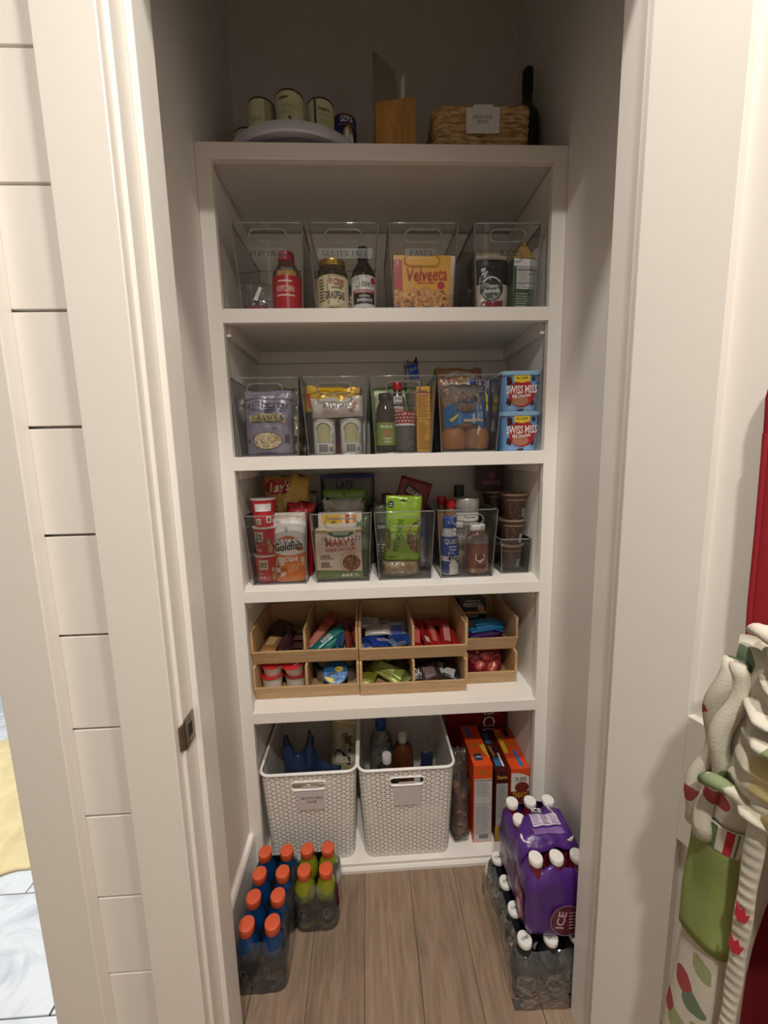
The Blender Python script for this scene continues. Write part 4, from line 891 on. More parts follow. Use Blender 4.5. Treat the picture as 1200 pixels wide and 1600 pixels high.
deco(t, 'lettering', D().text('PISTACHIOS', -0.016, 0.082, 0.016, width=0.104, rot=1.42, bold=False).lines(-0.05, -0.02, 0.008, 0.014, 1), M((60, 84, 40), 0.5), fr, 0.0016)
deco(t, 'badge', D().ell(-0.041, 0.178, 0.010, 0.011, 18), M((44, 50, 40), 0.5), fr, 0.0014)
deco(t, 'lettering', D().text('no', -0.041, 0.181, 0.005, width=0.010).text('salt', -0.041, 0.174, 0.005, width=0.013), WHITE, fr, 0.0020)
deco(t, 'hang_hole', D().rect(-0.014, 0.010, 0.188, 0.192, 3).ell(-0.002, 0.191, 0.005, 0.004, 10), M((46, 60, 30), 0.6), fr, 0.0014)
t, fr = bag('edamame_bag', 'dark red bag with black panel tilted above the lime green bag', 'bag', (0.0200, 0.165, zC+0.060), 0.105, 0.250, 0.035, foil((120, 34, 40)), rot=(0, 0.30, 0), seed=85, crumple=0.005)
deco(t, 'panel', D().poly([(-0.034, 0.196), (0.030, 0.180), (0.036, 0.208), (-0.030, 0.230)]), INK, fr, 0.0012)
deco(t, 'lettering', D().text('EDAMA', 0.002, 0.206, 0.016, width=0.056, rot=-0.26), paper((214, 196, 196)), fr, 0.0018)
t, fr = bag('seed_bag', 'dark olive seed bag at the left of the NUTS bin', 'bag', (-0.0090, 0.150, zC), 0.070, 0.232, 0.05, foil((84, 92, 74)), rot=(0, -0.03, 0), seed=87)
deco(t, 'panel', D().rect(-0.030, 0.004, 0.140, 0.166, 4, 3), INK, fr, 0.0012)
deco(t, 'lettering', D().text('DARK', -0.013, 0.153, 0.011, width=0.028).lines(-0.03, -0.005, 0.06, 0.10, 4, .4), paper((200, 204, 190)), fr, 0.0018)
t, fr = bag('navy_bag', 'navy and grey bag at the right of the NUTS bin', 'bag', (0.0900, 0.180, zC), 0.065, 0.225, 0.05, foil((66, 74, 108)), seed=89, toprag=0.01)
deco(t, 'panel', D().rect(-0.03, 0.03, 0.01, 0.11, 6, 8), gloss((150, 148, 150)), fr, 0.001)
t, fr = bag('maroon_bag', 'maroon bag standing behind the tilted dark red bag', 'bag', (0.0450, 0.235, zC), 0.13, 0.250, 0.05, foil((110, 40, 50)), seed=90, toprag=0.01)

# breakfast bin
BLU = gloss((44, 84, 170))
t, rd = bottle('shake_bottle', 'blue and white protein shake bottle with 45g print', (0.1860, 0.098, zC),
    [(0.024, 0), (0.0275, 0.003), (0.028, 0.012), (0.028, 0.100), (0.026, 0.124), (0.021, 0.142), (0.0195, 0.150)], gloss((226, 226, 228)),
    capprof(0.0215, 0.150, 0.183), [(0.062, 0.124, BLU, 'sleeve'), (0.002, 0.046, gloss((36, 64, 140)), 'sleeve')], capmat=BLU)
w = wrap(0.028)
deco(t, 'lettering', D().text('QUEST', 0.003, 0.110, 0.015, width=0.048).text('protein', 0.006, 0.094, 0.007, width=0.026).text('shake', 0.006, 0.084, 0.007, width=0.022).lines(-0.01, 0.012, 0.066, 0.076, 2), WHITE, w, 0.0011)
deco(t, 'lettering', D().text('45g', 0.004, 0.056, 0.015, width=0.032), INK, w, 0.0008)
deco(t, 'picture', D().ell(0.010, 0.034, 0.018, 0.010, 14).ell(0.006, 0.044, 0.010, 0.008, 12).rect(-0.006, 0.026, 0.004, 0.028, 6, 3), paper((226, 220, 208)), w, 0.0012)
deco(t, 'lettering', D().text('Prot', 0, 0.168, 0.008, width=0.02), paper((150, 176, 220)), wrap(0.0215), 0.0005)
for i, (x, y, hh) in enumerate(((0.1800, 0.200, 0.238), (0.2010, 0.150, 0.232))):
    bottle('red_cap_bottle', 'clear bottle with red cap, %s of the pair behind the shake bottle' % ('rear' if i == 0 else 'front'), (x, y, zC),
        [(0.022, 0), (0.0245, 0.003), (0.0245, hh*0.62), (0.020, hh*0.80), (0.012, hh*0.88), (0.012, hh*0.90)], M((150, 110, 84), 0.15, 0.15), capprof(0.0155, hh*0.89, hh), capmat=gloss((196, 28, 36)), group='red cap bottles')
t, rd = bottle('drink_canister', 'grey metal drink canister with white band', (0.2540, 0.158, zC), [(0.036, 0), (0.040, 0.004), (0.040, 0.180), (0.039, 0.200), (0.040, 0.205)], M((176, 174, 170), 0.3, 0.1, metal=0.5), [(0.041, 0.203), (0.042, 0.205), (0.042, 0.232), (0.040, 0.236), (0.001, 0.234)], [(0.165, 0.190, WHITE, 'band')], capmat=M((196, 194, 190), 0.35, 0.1, metal=0.4), cat='canister', body='canister_body')
deco(t, 'lettering', D().text('Premier', 0.0, 0.177, 0.010, width=0.04, bold=False, shear=.3), INK, wrap(0.0405), 0.0006)
bottle('black_cap_bottle', 'dark bottle with black cap behind the grey canister', (0.2450, 0.225, zC), [(0.026, 0), (0.028, 0.004), (0.028, 0.19), (0.014, 0.226), (0.013, 0.236)], M((70, 72, 66), 0.15), capprof(0.017, 0.232, 0.272), capmat=M((44, 44, 40), 0.45))
t, rd = bottle('protein_bottle', 'pinkish brown protein bottle with white shield logo', (0.2760, 0.106, zC), [(0.032, 0), (0.036, 0.004), (0.0365, 0.02), (0.0365, 0.105), (0.034, 0.122), (0.024, 0.136), (0.022, 0.142)], gloss((146, 92, 76)), capprof(0.025, 0.138, 0.156), [(0.098, 0.128, gloss((150, 146, 140)), 'band')], capmat=WHITE)
w = wrap(0.0365)
deco(t, 'logo', D().poly([(-0.014, 0.066), (0.014, 0.066), (0.014, 0.048), (0.0, 0.038), (-0.014, 0.048)]), WHITE, w, 0.0006)
deco(t, 'lettering', D().text('MM', 0, 0.056, 0.014, width=0.022), gloss((120, 64, 54)), w, 0.0012)
deco(t, 'lettering', D().text('PRO33', 0.002, 0.026, 0.010, width=0.032), gloss((70, 34, 30)), w, 0.0008)
deco(t, 'picture', D().ell(-0.022, 0.012, 0.009, 0.008, 12).ell(0.030, 0.03, 0.005, 0.02, 10), gloss((196, 150, 120)), w, 0.0006)
t, rd = bottle('slim_shake_bottle', 'slim grey shake bottle between the blue bottle and protein bottle', (0.2260, 0.135, zC), [(0.018, 0), (0.020, 0.003), (0.020, 0.12), (0.014, 0.14), (0.013, 0.145)], gloss((150, 136, 126)), capprof(0.015, 0.142, 0.160), capmat=WHITE)

# brown noodle cups
def brown_cup(label, x, y, z, rz=0):
    t = thing('brown_cup', label, 'cup', (x, y, z), rz, 'stacked brown cups')
    part(t, 'cup_body', MB().lathe([(0.030, 0.002), (0.031, 0), (0.0325, 0.002), (0.0415, 0.076), (0.0415, 0.079)], 28), gloss((74, 55, 46)), smooth=50)
    part(t, 'lid', MB().lathe([(0.0435, 0.077), (0.0445, 0.079), (0.044, 0.082), (0.041, 0.083), (0.001, 0.0825)], 28), M((170, 146, 122), 0.3, 0.1, metal=0.4), smooth=40)
    w = wrap(0.0325, 0.0415, 0.074, 0.002)
    deco(t, 'barcode_label', D().rect(0.010, 0.022, 0.010, 0.036, 4, 2), WHITE, w)
    deco(t, 'lettering', D().bars(0.011, 0.021, 0.012, 0.034, 7), INK, w, 0.0004)
    deco(t, 'lettering', D().lines(-0.028, 0.0, 0.016, 0.056, 7, .35, .5).rect(-0.035, 0.035, 0.062, 0.066, 12), paper((150, 122, 100)), w, 0.0002)
    return t
for i, lb in enumerate(('brown lidded snack cup, bottom of the front stack inside the small bin', 'brown lidded snack cup, middle of the front stack', 'brown lidded snack cup on top of the front stack')):
    brown_cup(lb, 0.3960+0.003*i, 0.140-0.004*i, zC+0.083*i, 0.1*i)
for i, lb in enumerate(('brown lidded snack cup, bottom of the rear stack', 'brown lidded snack cup, middle of the rear stack', 'brown lidded snack cup on top of the rear stack')):
    brown_cup(lb, 0.3880-0.006*i, 0.245, zC+0.083*i, 0.3)
t, fn = carton('dark_box', 'small dark maroon box on top of the rear brown cup stack', 'box', (0.3640, 0.270, zC+0.2495), 0.088, 0.06, 0.085, gloss((52, 30, 38)))
deco(t, 'print', D().ell(0, 0.052, 0.012, 0.014, 14).rect(-0.03, 0.03, 0.02, 0.034), gloss((110, 60, 76)), fn)

# ================================================================ bamboo bins
def bamboo_bin(label, x0, x1, yo, z, cells):
    t = thing('bamboo_bin', label, 'bin', (0, yo, z), 0, 'stacked bamboo bins')
    prof = [(0.022, 0), (0.0, 0.049), (0.0, 0.1185), (0.250, 0.1185), (0.250, 0)]
    T = 0.008; w = x1-x0
    for a in (x0, x1-T): part(t, 'side_board', MB().prism(prof, a, a+T, 'x'), BAMBOO, bev=0.0008)
    for k in range(1, cells):
        xm = x0+w*k/cells; part(t, 'divider', MB().prism([(0.030, 0.008), (0.010, 0.049), (0.004, 0.052), (0.004, 0.1175), (0.242, 0.1175), (0.242, 0.008)], xm-T/2, xm+T/2, 'x'), BAMBOO, bev=0.0008)
    part(t, 'front_board', MB().prism([(0.0215, 0.0005), (-0.0005, 0.0495), (0.009, 0.0495), (0.0305, 0.0005)], x0+T-0.0005 if False else x0+0.0002, x1-0.0002, 'x'), BAMBOO, bev=0.0008)
    part(t, 'floor_board', MB().box(x0+T, x1-T, 0.028, 0.242, 0.001, 0.008), BAMBOO)
    part(t, 'back_board', MB().box(x0+T, x1-T, 0.242, 0.250, 0.001, 0.118), BAMBOO)
    return t
YL = 0.050
bamboo_bin('bamboo bin at the lower left holding pudding cups and blue lidded cups', -0.4455, -0.1130, YL, ZD, 2)
bamboo_bin('bamboo bin at the upper left holding dark bars and teal bars', -0.4455, -0.1130, YL, ZD+0.1195, 2)
bamboo_bin('bamboo bin at the lower middle holding green and black packets', -0.1110, 0.2320, YL-0.006, ZD, 2)
bamboo_bin('bamboo bin at the upper middle holding blue and red packets', -0.1110, 0.2320, YL-0.006, ZD+0.1195, 2)
bamboo_bin('narrow bamboo bin at the lower right holding a dark red bag', 0.2350, 0.4080, YL+0.030, ZD, 1)
bamboo_bin('narrow bamboo bin at the upper right holding black and blue bars', 0.2350, 0.4080, YL+0.030, ZD+0.1195, 1)

_wr = {}
def wrapper_mesh(l, w, t):
    key = (l, w, t)
    if key in _wr: return _wr[key]
    mb = MB(); rings = []
    for i in range(13):
        u = i/12; x = -l/2+l*u; e = min(u, 1-u)*12
        k = 0.06 if e < 0.9 else min(1, 0.55+0.25*(e-1)); ww = w*(0.98 if e < 0.9 else 0.92)
        ring = []
        for j in range(12):
            a = 2*PI*j/12; c, s = math.cos(a), math.sin(a)
            ring.append((x, 0.5*ww*math.copysign(abs(c)**0.6, c), t/2+0.5*t*k*math.copysign(abs(s)**0.7, s)*(1+0.10*math.sin(i*2.1+j))))
        rings.append(ring)
    mb.loft(rings); _wr[key] = mesh_of('wrapper', mb, 50); return _wr[key]
_mm = {}
def bar(label, loc, rot, l, w, t, c, stripe=None, text=None, group=None, name='snack_bar', cat='snack bar'):
    """flow-wrapped bar lying along local x"""
    mr = Matrix.Rotation(rot[2], 3, 'Z') @ Matrix.Rotation(rot[1], 3, 'Y') @ Matrix.Rotation(rot[0], 3, 'X')
    lo = min((mr @ Vector((a*l/2, b*w/2, c*t))).z for a in (-1, 1) for b in (-1, 1) for c in (0, 1))
    ylo = min((mr @ Vector((a*l/2, b*w/2, c*t))).y for a in (-1, 1) for b in (-1, 1) for c in (0, 1))
    loc = (loc[0], max(loc[1], (0.112 if loc[0] > 0.235 else 0.080)-ylo*0.94), loc[2][0]+max(loc[2][1], 0.001-lo*0.92))
    th = thing(name, label, cat, loc, 0, group, rot)
    me = wrapper_mesh(l, w, t).copy(); raw('wrapper', me, foil(c), th)
    fn = lambda x, y, lf: (x, y, t*1.055+0.0006+lf)
    if stripe: deco(th, 'print', D().rect(-l*0.30, l*0.22, -w*0.26, w*0.26), gloss(stripe), fn)
    if text: deco(th, 'lettering', D().text(text, 0, 0, w*0.34, width=min(l*0.5, w*0.34*len(text)*0.8)), WHITE, fn, 0.0006)
    return th
def bars(items, z, group):
    for it in items:
        lab, x, y, dz, rx, ry, rz, l, w, t, c = it[:11]
        bar(lab, (x, y, (z, dz)), (rx, ry, rz), l, w, t, c, *(it[11:]), group=group)
zl, zu = ZD+0.0085, ZD+0.128
R_ = math.radians
bars([
 ('tan nut cluster bar at the front of the dark bars', -0.4020, 0.112, 0.000, 0, 0, 1.45, 0.10, 0.055, 0.022, (196, 148, 92), (224, 190, 140)),
 ('tan nut cluster bar stacked on the front tan bar', -0.4000, 0.112, 0.022, 0.1, -0.05, 1.50, 0.10, 0.052, 0.020, (176, 126, 78), (206, 170, 116)),
 ('dark plum bar standing along the middle of the upper left bin', -0.3580, 0.160, 0.000, 1.3, 0, 1.40, 0.14, 0.055, 0.020, (88, 56, 66)),
 ('dark plum bar at the back left of the upper left bin', -0.4050, 0.200, 0.004, 0.3, 0, 1.50, 0.12, 0.055, 0.024, (104, 66, 72), (150, 110, 110)),
 ('dark brown bar lying behind the plum bars', -0.3930, 0.235, 0.030, 0.3, 0, 1.45, 0.10, 0.055, 0.022, (84, 60, 58)),
 ('dark brown bar lying flat beside the divider', -0.3140, 0.190, 0.000, 0.0, 0, 1.55, 0.12, 0.050, 0.022, (82, 58, 56), (120, 96, 90)),
 ('dark plum bar stacked on the brown bar beside the divider', -0.3140, 0.200, 0.022, 0.1, 0, 1.62, 0.11, 0.048, 0.022, (92, 62, 66), (140, 120, 116)),
], zu, 'dark bars in the upper left bamboo bin')
bars([
 ('brick red bar leaning at the left of the teal bars', -0.2480, 0.150, 0.006, 0.5, -0.55, 0.9, 0.13, 0.040, 0.018, (168, 76, 62), (196, 120, 100)),
 ('brick red bar behind the leaning teal bar', -0.2280, 0.190, 0.010, 0.7, -0.60, 1.1, 0.13, 0.040, 0.018, (158, 68, 56)),
 ('teal bar leaning diagonally at the front', -0.2180, 0.125, 0.020, 0.5, -0.45, 0.55, 0.125, 0.036, 0.018, (36, 124, 120), None, 'KIND'),
 ('teal bar lying in front of the blue bar', -0.1950, 0.112, 0.004, 0.35, -0.35, 0.75, 0.115, 0.038, 0.018, (44, 132, 124), (90, 170, 160)),
 ('blue bar standing upright beside the teal bars', -0.1800, 0.135, 0.012, 1.2, -0.5, 1.40, 0.115, 0.032, 0.016, (40, 92, 142), (84, 140, 170)),
 ('rust red bar beside the blue bar', -0.1560, 0.140, 0.004, 1.0, -0.35, 1.70, 0.13, 0.036, 0.018, (150, 70, 56)),
 ('rust red bar nearest the right board of the upper left bin', -0.1340, 0.150, 0.004, 1.25, -0.25, 1.75, 0.13, 0.036, 0.018, (136, 60, 54), (180, 120, 110)),
 ('dark red bar rearmost among the teal bars', -0.1900, 0.225, 0.030, 1.2, -0.3, 0.05, 0.12, 0.040, 0.018, (140, 58, 50)),
], zu, 'teal and red bars in the upper left bamboo bin')
bars([
 ('pale grey packet at the back left of the blue packets', -0.0800, 0.205, 0.050, 0.5, 0.1, 0.1, 0.075, 0.050, 0.020, (196, 196, 198), (150, 150, 152)),
 ('white packet lying across the blue packets', -0.0480, 0.165, 0.040, 0.35, -0.05, -0.05, 0.085, 0.050, 0.018, (206, 202, 196), (170, 168, 166)),
 ('grey and blue packet standing at the right', 0.0170, 0.185, 0.028, 1.0, 0.0, 0.15, 0.070, 0.072, 0.022, (150, 160, 186), (60, 90, 170)),
 ('bright blue packet at the front', -0.0420, 0.100, 0.016, 0.3, 0.3, 0.5, 0.085, 0.040, 0.018, (32, 78, 182), None, 'NUTRI'),
 ('silver packet at the front left corner', -0.0760, 0.098, 0.006, 0.2, -0.1, 0.3, 0.070, 0.042, 0.018, (186, 190, 196), (60, 90, 170)),
 ('blue packet under the white packet', -0.0620, 0.135, 0.016, 0.2, 0.0, 0.2, 0.080, 0.050, 0.018, (30, 62, 140)),
 ('silver blue packet at the front right', 0.0180, 0.112, 0.010, 0.25, 0.2, 0.8, 0.090, 0.042, 0.018, (120, 140, 180), (40, 76, 160)),
 ('blue packet behind the front right packet', 0.0260, 0.140, 0.014, 0.4, 0.1, 0.3, 0.080, 0.044, 0.018, (40, 84, 170)),
], zu, 'blue and white packets in the upper middle bamboo bin')
RD = (186, 36, 38)
bars([
 ('red stick packet nearest the left divider', 0.0800, 0.135, 0.002, 0.35, -0.35, 1.45, 0.14, 0.036, 0.014, RD, (220, 110, 104)),
 ('red stick packet with a white panel', 0.1050, 0.135, 0.004, 0.6, -0.32, 1.70, 0.14, 0.036, 0.014, (170, 34, 38)),
 ('red stick packet in the middle of the row', 0.1330, 0.140, 0.002, 0.4, -0.30, 1.62, 0.14, 0.038, 0.014, (192, 40, 40), (226, 130, 120)),
 ('red stick packet crossing the middle of the row', 0.1480, 0.125, 0.006, 0.2, -0.25, 1.90, 0.13, 0.036, 0.014, (200, 44, 38)),
 ('red packet with pale panel at the right of the row', 0.1800, 0.145, 0.006, 0.3, -0.42, 1.50, 0.13, 0.044, 0.014, (176, 34, 40), (214, 150, 146)),
 ('red stick packet nearest the right board', 0.2040, 0.130, 0.002, 0.5, -0.20, 1.65, 0.12, 0.034, 0.014, (180, 40, 40)),
 ('dark red packet at the back of the row', 0.1500, 0.215, 0.024, 1.2, 0.0, 0.05, 0.12, 0.046, 0.014, (140, 30, 34)),
], zu, 'red stick packets in the upper middle bamboo bin')
deco(bpy.data.objects['snack_bar.024'] if 'snack_bar.024' in bpy.data.objects else t, 'label', D().rect(-0.050, -0.024, -0.015, 0.015), WHITE, lambda x, y, l: (x, y, 0.0158))
# more bars filling the backs of the compartments
for cx0, cx1, base, lab, cols in ((-0.4340, -0.2880, zu, '%s bar in the rear heap of the upper left compartment', (('plum', (92, 60, 66)), ('brown', (78, 54, 54)), ('mauve', (112, 78, 80)))),
                           (-0.2680, -0.1240, zu, '%s bar in the rear heap behind the teal bars', (('rust', (150, 70, 58)), ('dark red', (120, 52, 48)), ('slate blue', (60, 110, 120)))),
                           (-0.0980, 0.0480, zu, '%s packet in the rear heap behind the white packet', (('navy', (40, 70, 140)), ('silver', (170, 174, 182)), ('mid blue', (52, 92, 170)))),
                           (0.0720, 0.2180, zu, '%s packet in the rear heap behind the red sticks', (('crimson', (160, 34, 38)), ('bright red', (184, 40, 40)), ('maroon', (136, 30, 34)))),
                           (-0.0980, 0.0480, zl, '%s packet in the rear heap of the lower middle bin', (('olive', (112, 120, 52)), ('light green', (134, 146, 66)), ('dark green', (96, 104, 50)))),
                           (0.0720, 0.2180, zl, '%s packet in the rear heap behind the lettered black packet', (('black', (40, 36, 38)), ('brown grey', (60, 52, 52)), ('jet black', (30, 28, 32))))):
    r9 = random.Random(int(cx0*1000)+int(base*100))
    for i in range(6):
        x = cx0+0.040+(cx1-cx0-0.080)*r9.random(); cn, cc = cols[i % 3]
        bar(lab % (('lower ' if i < 3 else 'upper ')+cn), (x, 0.205+0.035*r9.random(), (base, 0.016*(i//2))), (r9.uniform(-0.2, 0.3), r9.uniform(-0.15, 0.15), r9.uniform(-0.5, 0.5)), 0.085, 0.038, 0.017, cc, group=lab[3:].replace('bar in', 'bars in').replace('packet in', 'packets in'))
# right upper bin
t, fn = carton('bar_box', 'black granola bar box with white lettering standing at the back', 'box', (0.3050, 0.262, zu+0.001), 0.098, 0.05, 0.110, M((34, 28, 28), 0.4), rot=(-0.15, 0, 0))
deco(t, 'lettering', D().text('MADEGOOD', -0.002, 0.086, 0.016, width=0.066, bold=False).lines(-0.03, 0.03, 0.098, 0.102, 1), WHITE, fn, 0.0003)
deco(t, 'print', D().rect(-0.049, 0.049, 0.052, 0.062).ell(0.030, 0.072, 0.013, 0.012, 16), gloss((204, 158, 108)), fn, 0.0002)
deco(t, 'lettering', D().text('MADEGOOD', -0.006, 0.044, 0.010, width=0.05, bold=False), WHITE, fn, 0.0003)
bars([
 ('grey bar under the blue bars', 0.2900, 0.190, 0.000, 0.0, 0, 0.15, 0.11, 0.040, 0.022, (160, 150, 140)),
 ('purple bar at the bottom front of the right bin', 0.3250, 0.140, 0.000, 0.0, 0, 0.06, 0.125, 0.036, 0.018, (96, 44, 92), (130, 70, 120)),
 ('purple bar stacked above the bottom purple bar', 0.3200, 0.145, 0.018, 0.05, -0.04, 0.12, 0.120, 0.036, 0.018, (82, 48, 110)),
 ('blue bar stacked above the purple bars', 0.3250, 0.152, 0.036, 0.1, -0.05, 0.16, 0.120, 0.036, 0.016, (42, 120, 176), (100, 170, 206)),
 ('blue bar on top of the stack', 0.3350, 0.165, 0.052, 0.15, 0.08, 0.20, 0.115, 0.036, 0.016, (36, 128, 184)),
 ('blue bar lying at the right board', 0.3720, 0.170, 0.020, 0.2, 0.3, 1.3, 0.10, 0.036, 0.018, (44, 96, 150)),
 ('pale grey bar behind the blue stack', 0.2850, 0.205, 0.024, 0.2, 0, 0.1, 0.11, 0.040, 0.022, (176, 168, 158)),
], zu, 'blue and purple bars in the upper right bamboo bin')
# pudding cups
def pud(label, loc, rot, lidc, bodyc, grp, pic=None, r=0.0365):
    t = thing('pudding_cup', label, 'cup', loc, 0, grp, rot); t.scale = (1, 1, 1.14)
    part(t, 'cup_body', MB().lathe([(r*0.72, 0.001), (r*0.76, 0), (r*0.80, 0.003), (r*0.94, 0.042), (r*0.95, 0.045)], 24), M(bodyc, 0.35), smooth=50)
    part(t, 'foil_lid', MB().lathe([(r*0.95, 0.0435), (r*1.08, 0.0435), (r*1.09, 0.045), (r*1.08, 0.0462), (0.001, 0.0468)], 24), foil(lidc), smooth=40)
    fn = flat_top(0.0466)
    if pic:
        for c, d in pic: deco(t, 'lid_print', d, gloss(c) if isinstance(c, tuple) else c, fn, 0.0004 if isinstance(c, tuple) else 0.0010)
    return t
RP = lambda: [((230, 222, 216), D().rect(-0.016, 0.008, -0.010, 0.002).ell(0.014, -0.016, 0.009, 0.006, 12)), (INK, D().ell(0.012, -0.015, 0.004, 0.003, 8).rect(-0.012, 0.004, -0.006, -0.002))]
RL = (204, 48, 52)
pud('white pudding cup with red lid, lower left of four', (-0.4030, 0.122, zl), (0, 0, 0.2), RL, (232, 228, 222), 'red lidded pudding cups', RP())
pud('white pudding cup with red lid, upper left of four', (-0.4000, 0.126, zl+0.0545), (0.30, 0.02, 0.1), RL, (232, 228, 222), 'red lidded pudding cups', RP())
pud('white pudding cup with red lid, lower right of four', (-0.3260, 0.122, zl), (0, 0, -0.2), (170, 40, 46), (226, 220, 214), 'red lidded pudding cups', RP())
pud('white pudding cup with red lid, upper right of four', (-0.3260, 0.122, zl+0.0560), (0.38, -0.05, -0.1), RL, (232, 228, 222), 'red lidded pudding cups', RP())
BL = (40, 96, 150)
BP = lambda: [((222, 200, 70), D().strip([-0.034+0.03*i/8 for i in range(9)], lambda x: -math.sqrt(max(0, 0.0355**2-x*x)), lambda x: -0.012-0.3*(x+0.034))), ((222, 200, 70), D().ell(0.012, 0.010, 0.013, 0.009, 16)), (INK, D().text('JELLO', 0.012, 0.010, 0.006, width=0.02).lines(-0.02, 0.01, -0.008, 0.0, 2))]
pud('blue lidded cup tipped forward in front of the grey cups', (-0.1920, 0.122, zl+0.018), (0.62, 0, 0), BL, (150, 140, 120), 'blue lidded cups', BP(), 0.037)
pud('blue lidded cup, bottom of the left pair behind', (-0.2320, 0.160, zl), (0, 0, 0), BL, (134, 122, 104), 'blue lidded cups', None, 0.037)
pud('blue lidded cup, top of the left pair behind', (-0.2280, 0.165, zl+0.0545), (0.05, 0, 0), (40, 80, 120), (140, 128, 110), 'blue lidded cups', None, 0.037)
pud('blue lidded cup, bottom of the right pair behind', (-0.1540, 0.165, zl), (0, 0, 0), (70, 110, 130), (120, 116, 104), 'blue lidded cups', None, 0.037)
pud('blue lidded cup, top of the right pair behind', (-0.1540, 0.168, zl+0.0545), (0.10, 0, 0), BL, (124, 120, 110), 'blue lidded cups', None, 0.037)
GY = (150, 160, 62)
bars([
 ('olive green packet lying at the left of the lower bin', -0.0780, 0.110, 0.000, 0.3, -0.2, 1.2, 0.10, 0.050, 0.018, (136, 136, 50)),
 ('olive green packet leaning behind the left packet', -0.0640, 0.160, 0.016, 0.5, -0.3, 0.9, 0.11, 0.050, 0.018, (112, 116, 46)),
 ('pale green packet lying across the front', -0.0220, 0.108, 0.012, 0.3, 0.25, -0.6, 0.12, 0.046, 0.018, (176, 186, 100), (206, 212, 150)),
 ('pale green packet above the crossing packet', -0.0180, 0.135, 0.034, 0.4, 0.2, -0.45, 0.11, 0.044, 0.016, (150, 166, 80), (196, 204, 140)),
 ('green packet at the right of the lower bin', 0.0260, 0.125, 0.006, 0.5, 0.1, -1.2, 0.11, 0.046, 0.018, (104, 116, 56)),
], zl, 'green packets in the lower middle bamboo bin')
bars([
 ('black packet with white letters at the left', 0.0870, 0.125, 0.006, 0.7, 0.0, 0.1, 0.075, 0.070, 0.020, (38, 30, 32), None, 'DARK'),
 ('dark brown packet leaning beside the lettered packet', 0.1220, 0.118, 0.004, 0.8, -0.2, 0.25, 0.070, 0.065, 0.018, (70, 52, 50), (100, 80, 76)),
 ('black packet with grey end standing in the middle', 0.1550, 0.140, 0.012, 0.8, 0.1, -0.2, 0.070, 0.070, 0.018, (36, 34, 38), (120, 118, 120)),
 ('black packet with white corner at the right', 0.1900, 0.112, 0.006, 0.4, 0.15, -0.45, 0.080, 0.050, 0.018, (40, 40, 44), (206, 204, 204)),
 ('charcoal packet behind the black packets', 0.1250, 0.180, 0.030, 0.9, 0.0, 0.0, 0.10, 0.070, 0.018, (48, 44, 46)),
], zl, 'black packets in the lower middle bamboo bin')
t, fr = bag('fruit_snack_bag', 'glossy dark red bag filling the lower right bamboo bin', 'bag', (0.3150, 0.165, zl), 0.136, 0.098, 0.095, M((120, 26, 38), 0.18, 0.2, 20, 0.8, 0.1, 0.7, None, 0.0, 0.0, 30.0), seed=95, crumple=0.016, top=0.4, toprag=0.015)
deco(t, 'print', D().ell(-0.02, 0.045, 0.018, 0.016, 12).ell(0.022, 0.040, 0.016, 0.018, 12).ell(0.0, 0.07, 0.012, 0.010, 12), gloss((170, 70, 60)), fr, 0.0012)
deco(t, 'lettering', D().lines(-0.03, 0.03, 0.080, 0.088, 2, .5), paper((220, 180, 180)), fr, 0.0014)
